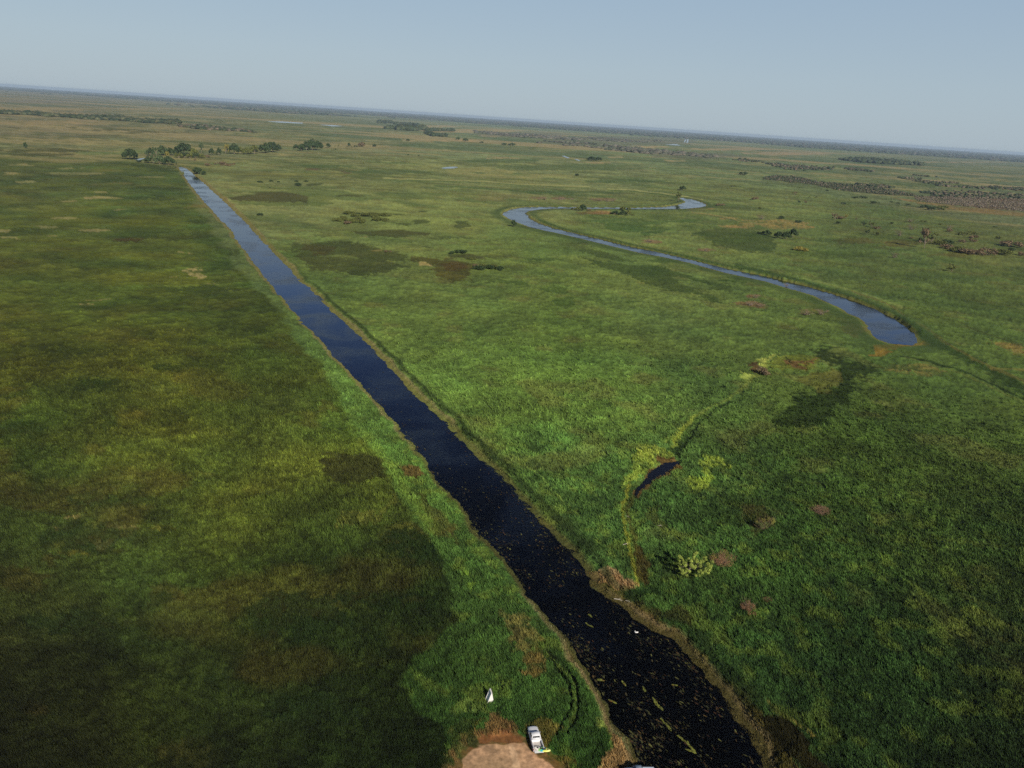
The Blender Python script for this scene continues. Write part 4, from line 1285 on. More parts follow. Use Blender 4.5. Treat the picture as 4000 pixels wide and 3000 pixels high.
cluster('scrub', A, [
    (850, 757, 720, 52, BROWN, 'sparse'), (925, 752, 718, 28, YOL, 'sparse'), (890, 752, 738, 80, BROWN), (875, 784, 760, 45, GREEN_D), (1003, 752, 738, 14, BROWN), (1055, 800, 773, 36, GREEN_D, 'sparse'), (1110, 808, 773, 50, OLIVE, 'sparse'), (1150, 822, 798, 56, BROWN),
    (1260, 787, 766, 32, GREEN_D), (1080, 860, 830, 36, GREEN_D, 'sparse'), (1155, 867, 833, 48, OLIVE), (1315, 872, 830, 62, BROWN, 'dead'), (1390, 768, 743, 60, BROWN, 'dead'), (1400, 828, 783, 62, BROWN, 'dead'), (1505, 851, 830, 56, BROWN, 'dome'),
    (1490, 770, 755, 40, OLIVE), (1670, 840, 815, 48, BROWN), (1670, 820, 796, 48, PINK, 'dead'), (1610, 790, 778, 40, OLIVE), (2000, 808, 798, 24, GREEN_D), (1400, 890, 876, 40, BROWN)],
        'in the open right meadow scrub', 'open scrub on the right meadow')
cluster('scrub', A, [
    (1490, 962, 858, 66, BROWN, 'sparse'), (1468, 912, 880, 44, GREEN_D), (1545, 918, 868, 64, OLIVE, 'sparse'), (1602, 935, 903, 66, OLIVE, 'dome'), (1655, 928, 898, 66, GREEN_D, 'dome'), (1662, 965, 933, 76, BROWN, 'dome'), (1740, 990, 948, 84, OLIVE, 'dome'), (1800, 1003, 965, 90, BROWN, 'dome'), (1862, 1007, 973, 80, BROWN, 'dome'),
    (1950, 1008, 958, 84, BROWN), (2060, 1008, 983, 92, OLIVE, 'dome'), (2120, 980, 953, 34, GREEN_D), (2112, 948, 916, 98, BROWN, 'dome'), (2188, 1012, 985, 52, BROWN), (1775, 868, 838, 60, OLIVE), (1838, 862, 836, 66, OLIVE), (1850, 888, 864, 60, BROWN), (1770, 918, 898, 50, BROWN), (1835, 916, 890, 50, BROWN), (2030, 892, 880, 50, OLIVE)],
        'in the right edge thicket line', 'thicket line at the right edge', big=1.16)
plant('dead', 2800 + 1278 / 1.843, 450 + 1030 / 1.843, 450 + 990 / 1.843, 60 / 1.843, BROWN, 'leafless brown bush alone below the right thicket', 'lone bushes in the right meadow')
plant('sparse', 2800 + 1690 / 1.843, 450 + 1130 / 1.843, 450 + 1086 / 1.843, 70 / 1.843, OLIVE, 'lone thin tree with long shadow in the right meadow', 'lone bushes in the right meadow')
plant('round', 100, 600 - 20, 560, 14, GREEN_D, 'small lone tree in the marsh far left', 'lone trees far off')
plant('round', 2190 + 60, 688, 678, 10, GREEN_D, 'tiny lone tree on the green plain above the river loop', 'lone trees far off')
cluster('round', (1400, 400, 1.58), [(25, 272, 250, 40, GREEN_D), (98, 273, 258, 22, GREEN_D), (305, 240, 224, 22, GREEN_D), (307, 328, 319, 12, GREEN_D), (373, 330, 322, 12, GREEN_D), (1440, 362, 335, 60, GREEN_D), (1480, 362, 338, 45, GREEN_D), (1010, 405, 399, 9, GREEN_D), (1352, 456, 440, 18, GREEN_D),
                                     (615, 235, 214, 30, GREEN_B), (660, 240, 222, 40, GREEN_B), (900, 266, 250, 40, GREEN_B), (950, 268, 250, 50, GREEN_B), (760, 252, 240, 26, GREEN_B), (190, 164, 148, 34, GREEN_D)],
        'dotted on the far plain', 'small trees dotted on the far plain')


# the near trees, built larger with their own limbs and leaf clusters
def near_tree():
    rs = np.random.RandomState(77)
    p = ground(2700, 2246)
    root = bpy.data.objects.new('bushy_tree', None)
    COL.objects.link(root)
    root.location = (p[0], p[1] + 1.2, -.1)
    tag(root, 'bright green bushy tree with knobbly crown, biggest near the ditch', 'tree', 'near bushes right of the ditch')
    tips = []
    A = (2350, 1700, 2.765)
    spots = [(1010, 1270, 5.6), (1030, 1340, 4.6), (900, 1360, 4.4), (845, 1320, 4.6), (960, 1400, 4.0), (1120, 1340, 4.4), (1160, 1380, 3.8), (1180, 1420, 2.8), (1100, 1440, 2.6), (1050, 1490, 1.6), (870, 1480, 1.8),
             (850, 1415, 3.2), (900, 1500, 1.2), (1010, 1420, 3.4), (960, 1340, 5.0), (1080, 1390, 3.6), (1190, 1400, 3.0), (930, 1450, 2.4), (1140, 1470, 1.6), (1000, 1300, 5.0)]
    cs = []
    rr = []
    for (x, y, z) in spots:
        g = ground(A[0] + x / A[2], A[1] + y / A[2], z)
        c = np.array([g[0] - p[0], g[1] - p[1] - 1.2, z])
        tips.append(c)
        for _ in range(4):
            cs.append(c + rs.randn(3) * np.array([.42, .42, .32]))
            rr.append(.26 + .20 * rs.rand())
    V, C = leaf_cloud(rs, cs, rr, 190, .10, .85, .5)
    cr = mesh_np('crown', V, np.arange(len(V)), 4, color=C, mats=[M_LEAF], parent=root)
    a = alb((122, 136, 64)) * 1.2
    cr.color = (*a, 1)
    segs = [((0, .2, 0), (.1, .3, 1.6), .2, .15)]
    for t in tips:
        segs.append(((.1 * rs.randn(), .3 + .1 * rs.randn(), 1.0 + .5 * rs.rand()), tuple(t * .96), .09, .03))
    tr = bpy.data.objects.new('trunk', limb_mesh('trunk', segs))
    link(tr, root)


def near_brush(cx, cy, hgt, rad, col, label, group, green=None, seed=1, per=130, name='dead_bush', sy=1.0):
    rs = np.random.RandomState(seed)
    p = ground(cx, cy)
    root = bpy.data.objects.new(name, None)
    COL.objects.link(root)
    root.location = (p[0], p[1] + rad * .3, -.1)
    tag(root, label, 'bush', group)
    cs = []
    rr = []
    for i in range(16):
        a = rs.rand() * 6.283
        q = math.sqrt(rs.rand())
        cs.append(np.array([rad * .8 * q * math.cos(a), rad * .8 * q * math.sin(a) * sy, hgt * (.35 + .5 * rs.rand() * (1 - .4 * q))]))
        rr.append(rad * .28)
    V, C = leaf_cloud(rs, cs, rr, per, .055, .8, .3)
    cr = mesh_np('foliage', V, np.arange(len(V)), 4, color=C, mats=[M_LEAF], parent=root)
    cr.color = (*(alb(col) * 1.6), 1)
    segs = []
    for i in range(70):
        a = rs.rand() * 6.283
        q = rs.rand()
        b = rs.randn(2) * rad * .2
        e_ = (b[0] + rad * q * math.cos(a), b[1] + rad * q * math.sin(a) * sy, hgt * (.5 + .5 * rs.rand()))
        segs.append(((b[0], b[1], 0), e_, .035, .012))
    st = bpy.data.objects.new('stems', limb_mesh('stems', segs))
    link(st, root)
    st.data.materials.clear()
    st.data.materials.append(M_TWIG)
    if green:
        V, C = leaf_cloud(rs, [np.array([rad * .1, 0, hgt * .8]), np.array([rad * .25, -.2, hgt * .65]), np.array([-.7 * rad, -.3, hgt * .6])], [rad * .3, rad * .25, rad * .22], 160, .08, .9, .3)
        g = mesh_np('green_shoots', V, np.arange(len(V)), 4, color=C, mats=[M_LEAF], parent=root)
        g.color = (*alb(green), 1)


M_TWIG = pmat('dry_twig', col=(.20, .13, .09), rough=.9, spec=.1, noise=(2, .7, 1.3))
near_tree()
NG = 'near bushes right of the ditch'
near_brush(2350 + 1310 / 2.765, 1700 + 1435 / 2.765, 4.2, 3.5, (124, 94, 68), 'brown dead bush with a green shoot, right beside the bright green tree', NG, green=(112, 116, 46), seed=3, per=190)
near_brush(2922, 2392, 2.4, 1.7, (104, 78, 56), 'narrow rust brown dead bush below the bright green tree', NG, seed=4, sy=2.0, per=110)
near_brush(2998, 2352, 1.0, 1.2, (84, 66, 42), 'faint low brown bush just right of the narrow rust bush', NG, seed=9, per=40)
near_brush(3205, 2010, 2.6, 3.0, (110, 86, 68), 'wide brown dead bush alone above the right field', NG, seed=5, sy=.6)
near_brush(2975, 2066, 3.0, 2.2, (70, 84, 42), 'dark green bush with brown base in the dark patch', NG, green=(108, 104, 50), seed=6, name='leafy_bush')
near_brush(3010, 2050, 2.4, 1.4, (104, 106, 48), 'yellow green bush touching the dark bush in the dark patch', NG, seed=8, name='leafy_bush')


# ------------------------------------------------------------------ far woods and scrub belts as masses
def ico():
    bm = bmesh.new()
    bmesh.ops.create_icosphere(bm, subdivisions=1, radius=1)
    V = np.array([v.co[:] for v in bm.verts])
    Fc = np.array([[v.index for v in f.verts] for f in bm.faces])
    bm.free()
    return V, Fc


ICO_V, ICO_F = ico()


def mass(name, outlines, n, rmin, rmax, hmin, hmax, cols, label, cat, seed=1, thr=None, nscale=60):
    """many lumpy little crowns filling traced outlines"""
    rs = np.random.RandomState(seed)
    Vs = []
    Fs = []
    Cs = []
    base = 0
    for out in outlines:
        P = np.array(out)
        x = P[:, 0].min() + rs.rand(n * 3) * (P[:, 0].max() - P[:, 0].min())
        y = P[:, 1].min() + rs.rand(n * 3) * (P[:, 1].max() - P[:, 1].min())
        s = poly_sdf(x, y, out, 5)
        ok = s < 0
        x, y = x[ok][:n], y[ok][:n]
        m = len(x)
        d = np.stack([(x - 2000) / F, -(y - 1500) / F, -np.ones(m)], -1) @ R3.T
        t = -H / d[:, 2]
        X = d[:, 0] * t
        Y = d[:, 1] * t
        if thr is not None:
            k = fbm(X, Y, nscale, 3, seed) > thr
            X, Y = X[k], Y[k]
        m = len(X)
        r = rmin + (rmax - rmin) * rs.rand(m)
        h = hmin + (hmax - hmin) * rs.rand(m)
        jit = 1 + .35 * (rs.rand(m, len(ICO_V), 1) - .5) * 2
        v = ICO_V[None] * jit
        v = np.stack([v[..., 0] * r[:, None] + X[:, None], v[..., 1] * r[:, None] + Y[:, None], np.maximum((v[..., 2] * .62 + .38), -.05) * h[:, None]], -1)
        Vs.append(v.reshape(-1, 3))
        Fs.append((ICO_F[None] + (np.arange(m) * len(ICO_V))[:, None, None]).reshape(-1, 3) + base)
        base += m * len(ICO_V)
        pal = alb(np.array(cols, float))
        cc = pal[rs.randint(0, len(cols), m)] * (.75 + .5 * rs.rand(m))[:, None]
        cv = np.repeat(cc[:, None, :], len(ICO_V), 1) * (.8 + .4 * rs.rand(m, len(ICO_V), 1))
        Cs.append(cv.reshape(-1, 3))
    o = mesh_np(name, np.concatenate(Vs), np.concatenate(Fs), 3, color=np.concatenate(Cs), mats=[M_GRASS])
    tag(o, label, cat, kind='stuff')
    return o


BR = [(90, 84, 68), (84, 80, 62), (96, 86, 72), (68, 72, 52)]
DK = [(50, 62, 40), (58, 68, 42), (44, 56, 38), (66, 72, 48)]
A = (2800, 450, 1.843)
mass('scrub_belt', [Z(*A, [(330, 450), (400, 435), (560, 440), (740, 480), (900, 490), (1100, 515), (1300, 545), (1500, 592), (1250, 575), (1000, 552), (880, 540), (780, 515), (720, 500), (520, 482), (340, 462)])],
     3200, .8, 3.2, .6, 3.4, BR + DK, 'long grey brown belt of scrub across the right plain', 'scrub', 2, .40, 30)
mass('scrub_belt', [Z(*A, [(1420, 590), (1600, 582), (2212, 600), (2300, 610), (2300, 705), (2212, 690), (1900, 668), (1650, 640), (1440, 618)])],
     4500, .5, 2.4, .4, 1.9, [(104, 94, 80), (98, 88, 74), (108, 98, 84), (88, 86, 64)], 'pinkish brown scrub flat at the right edge', 'scrub', 3, .40, 30)
mass('scrub_belt', [Z(*A, [(0, 302), (200, 318), (400, 345), (640, 362), (860, 368), (830, 392), (640, 402), (500, 392), (350, 352), (100, 322), (0, 312)]),
                    Z(*A, [(900, 378), (1140, 400), (1130, 410), (960, 395)])],
     700, 3, 8, 2.5, 7, BR + DK, 'dark broken scrub line on the far right plain', 'scrub', 4, .45, 120)
mass('scrub_belt', [Z(3200, 560, 2.765, [(830, 318), (1100, 345), (1380, 372), (1380, 384), (1100, 360), (840, 328)]), Z(3200, 560, 2.765, [(830, 362), (1100, 380), (1400, 420), (1820, 480), (1800, 496), (1300, 465), (1000, 405), (840, 375)]),
                    Z(3200, 560, 2.765, [(400, 440), (600, 450), (850, 480), (1000, 490), (1000, 505), (700, 480), (420, 455)]), Z(3200, 560, 2.765, [(1800, 470), (2100, 470), (2250, 500), (2250, 515), (1900, 500)]),
                    Z(3200, 560, 2.765, [(1000, 490), (1500, 510), (2200, 560), (2200, 600), (1500, 590), (1000, 560)])],
     450, 2.5, 6, 2, 5.5, BR + DK, 'loose scrub lines behind the brown belt at right', 'scrub', 5, .47, 60)
mass('wood', [Z(*A, [(890, 322), (1000, 316), (1150, 322), (1490, 356), (1470, 364), (1200, 352), (1000, 338)])],
     420, 8, 16, 10, 19, DK, 'dark green wood strip standing alone on the far right plain', 'wood', 6)
mass('wood', [Z(0, 320, 3.16, [(-40, 382), (400, 388), (850, 432), (1250, 428), (1500, 440), (1700, 476), (2212, 492), (2212, 520), (1800, 508), (1500, 480), (1100, 462), (800, 440), (400, 412), (-40, 398)])],
     1500, 7, 14, 6, 13, DK + [(78, 80, 56)], 'long dark tree belt across the far left plain', 'wood', 7, .40, 250)
mass('wood', [Z(700, 450, 2.011 * 1.0, [(0, 60), (200, 80), (600, 130), (600, 140), (150, 110), (0, 90)])],
     260, 5, 10, 4, 8, BR + DK, 'thin brownish tree line fading out above the canal head', 'wood', 8, .42, 160)
mass('wood', [Z(1450, 430, 4.915, [(495, 375), (850, 388), (860, 402), (500, 386)]), Z(1450, 430, 4.915, [(560, 365), (1050, 375), (1050, 390), (560, 380)])],
     160, 10, 18, 16, 30, DK, 'tall dark grove in the middle distance left of centre', 'wood', 9)
mass('wood', [Z(1450, 430, 4.915, [(1050, 395), (1590, 402), (1590, 412), (1050, 405)]), Z(1450, 430, 4.915, [(1060, 440), (1200, 490), (1430, 500), (1430, 515), (1180, 505), (1040, 450)])],
     120, 8, 16, 9, 18, DK, 'low wood tailing off right of the tall dark grove', 'wood', 10)
mass('wood', [Z(1450, 430, 4.915, [(300, 350), (410, 352), (410, 364), (300, 360)]), Z(1450, 430, 4.915, [(130, 210), (420, 225), (420, 262), (130, 250)]), Z(1450, 430, 4.915, [(450, 250), (900, 280), (900, 300), (450, 280)])],
     90, 12, 22, 9, 18, DK, 'scattered groves beyond the tall dark grove', 'wood', 11, .42, 300)
mass('wood', [Z(1400, 400, 1.58, [(720, 178), (1000, 195), (1400, 225), (1400, 240), (1000, 215), (720, 190)]), Z(1400, 400, 1.58, [(1080, 235), (1500, 255), (1900, 300), (2212, 330), (2212, 350), (1800, 320), (1450, 285), (1080, 250)]),
              Z(1400, 400, 1.58, [(1400, 215), (1900, 235), (1850, 250), (1500, 240)])],
     800, 8, 18, 4, 9, [(96, 92, 80), (84, 84, 72), (74, 80, 62)], 'greyish brush woods across the far middle plain', 'wood', 12, .46, 300)
# wooded horizon
def horizon_wood():
    rs = np.random.RandomState(21)
    n = 60000
    az = np.radians(rs.rand(n) * 100 - 50)
    dep = np.radians(.20 + rs.rand(n) * .62)
    R = H / np.tan(dep)
    X = R * np.sin(az)
    Y = R * np.cos(az)
    px, py = chart(X, Y)
    dh = py - (470.5 + .0672 * (px - 2000))
    p = sstep(26, 14, dh + (fbm(X, Y, 2600, 3, 25) - .5) * 36 - np.clip((px - 2700) / 1300, 0, 1) * 12) * sstep(.30, .5, fbm(X, Y, 700, 3, 28))
    p = np.maximum(p, sstep(8, 5, dh))
    k = (rs.rand(n) < p) & (R < 38000)
    X, Y, R = X[k], Y[k], R[k]
    m = len(X)
    r = R * .0011 * (.6 + .8 * rs.rand(m)) + 12
    h = 9 + 9 * rs.rand(m)
    v = ICO_V[None] * (1 + .5 * (rs.rand(m, len(ICO_V), 1) - .5))
    V = np.stack([v[..., 0] * r[:, None] + X[:, None], v[..., 1] * r[:, None] + Y[:, None], np.maximum(v[..., 2] * .62 + .38, -.02) * h[:, None]], -1)
    pal = alb(np.array([(56, 68, 50), (48, 60, 46), (66, 74, 58), (78, 76, 66)], float))
    cc = pal[rs.randint(0, 4, m)] * (.7 + .6 * rs.rand(m))[:, None]
    C = np.repeat(cc[:, None, :], len(ICO_V), 1)
    Fc = (ICO_F[None] + (np.arange(m) * len(ICO_V))[:, None, None]).reshape(-1, 3)
    o = mesh_np('horizon_wood', V.reshape(-1, 3), Fc, 3, color=C.reshape(-1, 3), mats=[M_GRASS])
    tag(o, 'bluish wooded band along the whole horizon', 'wood', kind='stuff')


horizon_wood()

# ------------------------------------------------------------------ pickup trucks
M_PAINT = pmat('silver_white_paint', col=(.80, .81, .83), rough=.32, spec=.5, coat=.4, noise=(1.2, .93, 1.04))
M_PAINT2 = pmat('pale_blue_grey_paint', col=(.36, .43, .52), rough=.35, spec=.5, coat=.4, noise=(1.2, .93, 1.04))
M_BED = pmat('dusty_bed_floor', col=(.62, .58, .55), rough=.8, noise=(2.5, .8, 1.1))
M_BED2 = pmat('dark_bed_liner', col=(.10, .085, .085), rough=.8, noise=(2.5, .8, 1.1))
M_GLASS = pmat('tinted_glass', col=(.015, .018, .02), rough=.08, spec=.6)
M_TYRE = pmat('tyre_rubber', col=(.02, .02, .02), rough=.85, noise=(6, .8, 1.3))
M_RIM = pmat('steel_rim', col=(.45, .45, .46), rough=.35, metal=.8)
M_BLACK = pmat('black_trim', col=(.03, .03, .03), rough=.6)
M_LAMP = pmat('lamp_lens', col=(.8, .8, .78), rough=.15)
M_RED = pmat('red_lens', col=(.4, .02, .02), rough=.2)
M_CHROME = pmat('bright_bumper', col=(.6, .6, .62), rough=.3, metal=.7)


def part(name, bm, mat, parent, bevel=0.0, smooth=False):
    if bevel > 0:
        bmesh.ops.bevel(bm, geom=[e_ for e_ in bm.edges if len(e_.link_faces) == 2 and e_.calc_face_angle(0) > .35], offset=bevel, segments=2, affect='EDGES', clamp_overlap=True)
    bmesh.ops.recalc_face_normals(bm, faces=bm.faces)
    me = bpy.data.meshes.new(name)
    bm.to_mesh(me)
    bm.free()
    if smooth:
        me.polygons.foreach_set('use_smooth', np.ones(len(me.polygons), bool))
    me.materials.append(mat)
    o = bpy.data.objects.new(name, me)
    COL.objects.link(o)
    o.parent = parent
    return o


def box(bm, x0, x1, y0, y1, z0, z1, tx=0, ty0=0, ty1=0):
    """box, top inset by tx sideways and ty0 / ty1 at the ends"""
    v = [bm.verts.new(p) for p in ((x0, y0, z0), (x1, y0, z0), (x1, y1, z0), (x0, y1, z0), (x0 + tx, y0 + ty0, z1), (x1 - tx, y0 + ty0, z1), (x1 - tx, y1 - ty1, z1), (x0 + tx, y1 - ty1, z1))]
    for f in ((3, 2, 1, 0), (4, 5, 6, 7), (0, 1, 5, 4), (1, 2, 6, 5), (2, 3, 7, 6), (3, 0, 4, 7)):
        bm.faces.new([v[i] for i in f])
    return v


def quad(bm, pts):
    return bm.faces.new([bm.verts.new(p) for p in pts])


def pickup(name, label, paint, bedmat, tail_down, group):
    root = bpy.data.objects.new(name, None)
    COL.objects.link(root)
    tag(root, label, 'pickup truck', group)
    # body : nose, doors and sills in one shell
    bm = bmesh.new()
    secs = [(2.62, .70, .42, .84), (2.52, .82, .36, .93), (2.2, .89, .34, 1.00), (1.5, .91, .32, 1.05), (1.05, .91, .30, 1.08), (-.55, .91, .30, 1.06), (-.62, .91, .30, 1.06)]
    rings = []
    for (y, hw, z0, z1) in secs:
        prof = [(-hw * .96, z0), (-hw, z0 + .2), (-hw, z1 - .22), (-hw * .94, z1 - .04), (-hw * .5, z1 + .02), (0, z1 + .035), (hw * .5, z1 + .02), (hw * .94, z1 - .04), (hw, z1 - .22), (hw, z0 + .2), (hw * .96, z0)]
        rings.append([bm.verts.new((x, y, z)) for x, z in prof])
    for a, b in zip(rings, rings[1:]):
        for i in range(len(a)):
            j = (i + 1) % len(a)
            bm.faces.new((a[i], a[j], b[j], b[i]))
    bm.faces.new(rings[0][::-1])
    bm.faces.new(rings[-1])
    part('body', bm, paint, root, 0, True)
    # cabin
    bm = bmesh.new()
    box(bm, -.84, .84, -.58, 1.12, 1.03, 1.62, .14, .20, .62)
    cab = part('cabin', bm, paint, root, .07, True)

    def sl(t, side):   # point on the sloped cabin face: t 0..1 up
        return None
    e_ = .012
    # windscreen: plane from (y=1.12,z=1.03) to (y=.50,z=1.62)
    bm = bmesh.new()
    quad(bm, [(-.72, 1.02 + e_ * 2, 1.13 + e_), (.72, 1.02 + e_ * 2, 1.13 + e_), (.60, .56 + e_ * 2, 1.57 + e_), (-.60, .56 + e_ * 2, 1.57 + e_)])
    part('windscreen', bm, M_GLASS, cab)
    bm = bmesh.new()
    quad(bm, [(.66, -.525 - e_, 1.14), (-.66, -.525 - e_, 1.14), (-.58, -.415 - e_, 1.52), (.58, -.415 - e_, 1.52)])
    part('rear_window', bm, M_GLASS, cab)
    for s in (-1, 1):
        for (ya, yb, yc, yd) in ((.80, .10, .12, .46), (.02, -.42, -.30, .04)):
            bm = bmesh.new()
            xs = lambda z: s * (.84 - .14 * (z - 1.03) / .59 + e_)
            quad(bm, [(xs(1.13), ya, 1.13), (xs(1.13), yb, 1.13), (xs(1.54), yc, 1.54), (xs(1.54), yd, 1.54)])
            part('side_window', bm, M_GLASS, cab)
        bm = bmesh.new()
        box(bm, s * .98 - .09, s * .98 + .09, .78, .88, 1.10, 1.26, .02, .01, .01)
        part('wing_mirror', bm, M_CHROME, root, .02)
        for yy in (1.02, -.02):
            bm = bmesh.new()
            box(bm, s * .915 - .012, s * .915 + .012, yy - .55 + .03, yy - .38, .86, .90)
            part('door_handle', bm, M_CHROME, root)
        bm = bmesh.new()
        box(bm, min(s * .62, s * .84), max(s * .62, s * .84), 2.50, 2.60, .66, .82)
        part('headlight', bm, M_LAMP, root, .02)
        bm = bmesh.new()
        box(bm, min(s * .84, s * .905), max(s * .84, s * .905), -2.64, -2.59, .62, .95)
        part('tail_light', bm, M_RED, root, .01)
    # load bed
    bed = None
    bm = bmesh.new()
    box(bm, -.80, .80, -2.58, -.72, .50, .60)
    bed = part('load_bed', bm, bedmat, root)
    for s in (-1, 1):
        bm = bmesh.new()
        a, b = sorted((s * .80, s * .91))
        box(bm, a, b, -2.60, -.66, .36, 1.06)
        part('bed_side', bm, paint, bed, .03)
    bm = bmesh.new()
    box(bm, -.798, .798, -.74, -.66, .602, 1.08)
    part('bed_front_panel', bm, paint, bed, .02)
    bm = bmesh.new()
    if tail_down:
        box(bm, -.79, .79, -3.12, -2.62, .54, .60)
    else:
        box(bm, -.79, .79, -2.64, -2.585, .50, 1.02)
    part('tailgate', bm, paint, root, .02)
    bm = bmesh.new()
    box(bm, -.85, .85, -2.76, -2.66, .36, .50)
    part('rear_bumper', bm, M_CHROME, root, .03)
    bm = bmesh.new()
    box(bm, -.86, .86, 2.56, 2.72, .36, .58, .03)
    part('front_bumper', bm, M_CHROME, root, .04)
    bm = bmesh.new()
    box(bm, -.56, .56, 2.60, 2.66, .62, .80)
    part('grille', bm, M_BLACK, root, .01)
    for s in (-1, 1):
        for yy in (1.75, -1.65):
            bm = bmesh.new()
            bmesh.ops.create_cone(bm, cap_ends=True, segments=20, radius1=.36, radius2=.36, depth=.24, matrix=Matrix.Translation((s * .84, yy, .36)) @ Matrix.Rotation(math.pi / 2, 4, 'Y'))
            wh = part('wheel', bm, M_TYRE, root, .03)
            bm = bmesh.new()
            bmesh.ops.create_cone(bm, cap_ends=True, segments=16, radius1=.21, radius2=.19, depth=.03, matrix=Matrix.Translation((s * .965, yy, .36)) @ Matrix.Rotation(s * math.pi / 2, 4, 'Y'))
            part('rim', bm, M_RIM, wh)
            bm = bmesh.new()
            bmesh.ops.create_cone(bm, cap_ends=False, segments=20, radius1=.43, radius2=.43, depth=.05, matrix=Matrix.Translation((s * .90, yy, .38)) @ Matrix.Rotation(math.pi / 2, 4, 'Y'))
            bmesh.ops.delete(bm, geom=[v for v in bm.verts if v.co.z < .38], context='VERTS')
            part('wheel_arch', bm, M_BLACK, root)
    return root


t1 = pickup('pickup_truck', 'silver white pickup with lowered tailgate and kayak, parked at the bare lot', M_PAINT, M_BED, True, None)
f1 = ground(2079, 2834, .98)
r1 = ground(2106, 2936, .58)
mid = (f1 + r1) / 2
dd = f1 - r1
ang = math.atan2(-dd[0], dd[1])
fwd = np.array([-math.sin(ang), math.cos(ang)])
t1.location = (f1[0] - fwd[0] * 2.66, f1[1] - fwd[1] * 2.66, 0.02)
t1.rotation_euler = (0, 0, ang)

t2 = pickup('pickup_truck', 'pale blue grey pickup at the bottom edge, backed up to the canal', M_PAINT2, M_BED2, False, None)
g2 = ground(2531, 2996, 1.06)       # top of its far bed side
hd = math.radians(95)               # heading left
f2 = np.array([-math.sin(hd), math.cos(hd)])
rt = np.array([f2[1], -f2[0]])      # right hand side = away from the camera
c2 = g2 - f2 * (-1.63) - rt * .90
t2.location = (c2[0], c2[1], .02)
t2.rotation_euler = (0, 0, hd)


# ------------------------------------------------------------------ kayak
def kayak():
    a = ground(2088, 2921, .80)
    b = ground(2149, 2933, .80)
    L = float(np.hypot(*(b - a))) + .1
    ang = math.atan2(b[1] - a[1], b[0] - a[0])
    root = bpy.data.objects.new('kayak', None)
    COL.objects.link(root)
    m = (a + b) / 2
    root.location = (m[0], m[1], .62)
    root.rotation_euler = (0, 0, ang)
    tag(root, 'white, green, blue and yellow kayak lying across the lowered tailgate', 'kayak')
    bm = bmesh.new()
    rings = []
    for i in range(19):
        t = -1 + 2 * i / 18
        w_ = .48 * max(0.02, (1 - abs(t) ** 2.4)) ** .75 * (1 if t > 0 else 1.08)
        z0 = .10 * abs(t) ** 3
        zt = .30 + .10 * abs(t) ** 2
        prof = [(0, z0), (w_ * .7, z0 + .03), (w_, z0 + .16), (w_ * .85, zt - .02), (w_ * .3, zt), (0, zt - .01), (-w_ * .3, zt), (-w_ * .85, zt - .02), (-w_, z0 + .16), (-w_ * .7, z0 + .03)]
        rings.append([bm.verts.new((t * L / 2, y, z)) for y, z in prof])
    for p, q in zip(rings, rings[1:]):
        for i in range(len(p)):
            j = (i + 1) % len(p)
            bm.faces.new((p[i], p[j], q[j], q[i]))
    bm.faces.new(rings[0])
    bm.faces.new(rings[-1][::-1])
    mt = bpy.data.materials.new('kayak_plastic')
    mt.use_nodes = True
    n = mt.node_tree.nodes
    K = mt.node_tree.links
    tc = n.new('ShaderNodeTexCoord')
    sp = n.new('ShaderNodeSeparateXYZ')
    K.new(tc.outputs['Object'], sp.inputs[0])
    nz = n.new('ShaderNodeTexNoise')
    nz.inputs['Scale'].default_value = 3
    K.new(tc.outputs['Object'], nz.inputs['Vector'])
    ad = n.new('ShaderNodeMath')
    ad.operation = 'MULTIPLY_ADD'
    K.new(nz.outputs[0], ad.inputs[0])
    ad.inputs[1].default_value = .5
    K.new(sp.outputs[0], ad.inputs[2])
    y_ = n.new('ShaderNodeMath')
    y_.operation = 'MULTIPLY_ADD'
    K.new(sp.outputs[1], y_.inputs[0])
    y_.inputs[1].default_value = -.5
    K.new(ad.outputs[0], y_.inputs[2])
    mr = n.new('ShaderNodeMapRange')
    mr.inputs[1].default_value = -L / 2 + .25
    mr.inputs[2].default_value = L / 2 + .25
    K.new(y_.outputs[0], mr.inputs[0])
    cr = n.new('ShaderNodeValToRGB')
    el = cr.color_ramp.elements
    el[0].position = 0
    el[0].color = (.78, .74, .68, 1)
    el[1].position = 1
    el[1].color = (.80, .82, .30, 1)
    for p, c in ((.30, (.78, .74, .68, 1)), (.38, (.22, .50, .12, 1)), (.46, (.25, .6, .2, 1)), (.52, (.02, .42, .55, 1)), (.62, (.03, .45, .55, 1)), (.68, (.70, .80, .12, 1)), (.86, (.85, .85, .25, 1))):
        x = el.new(p)
        x.color = c
    K.new(mr.outputs[0], cr.inputs[0])
    K.new(cr.outputs[0], n['Principled BSDF'].inputs['Base Color'])
    n['Principled BSDF'].inputs['Roughness'].default_value = .4
    hull = part('hull', bm, mt, root, 0, True)
    bm = bmesh.new()
    bmesh.ops.create_cone(bm, cap_ends=True, segments=18, radius1=.5, radius2=.44, depth=.05, matrix=Matrix.Translation((.22, .02, .305)) @ Matrix.Diagonal((.9, .42, 1, 1)))
    seat = part('seat_well', bm, M_BLACK, root)
    bm = bmesh.new()
    box(bm, -.28, -.20, -.18, .18, .30, .52, .03)
    part('seat_back', bm, M_BLACK, seat, .02)
    bm = bmesh.new()
    bmesh.ops.create_cone(bm, cap_ends=True, segments=16, radius1=.20, radius2=.18, depth=.04, matrix=Matrix.Translation((-L * .30, .02, .325)) @ Matrix.Diagonal((1, .7, 1, 1)))
    part('hatch', bm, M_BLACK, root)
    bm = bmesh.new()
    bmesh.ops.create_cone(bm, cap_ends=True, segments=16, radius1=.13, radius2=.12, depth=.04, matrix=Matrix.Translation((L * .33, .03, .35)) @ Matrix.Diagonal((1, .7, 1, 1)))
    part('hatch', bm, M_BLACK, root)


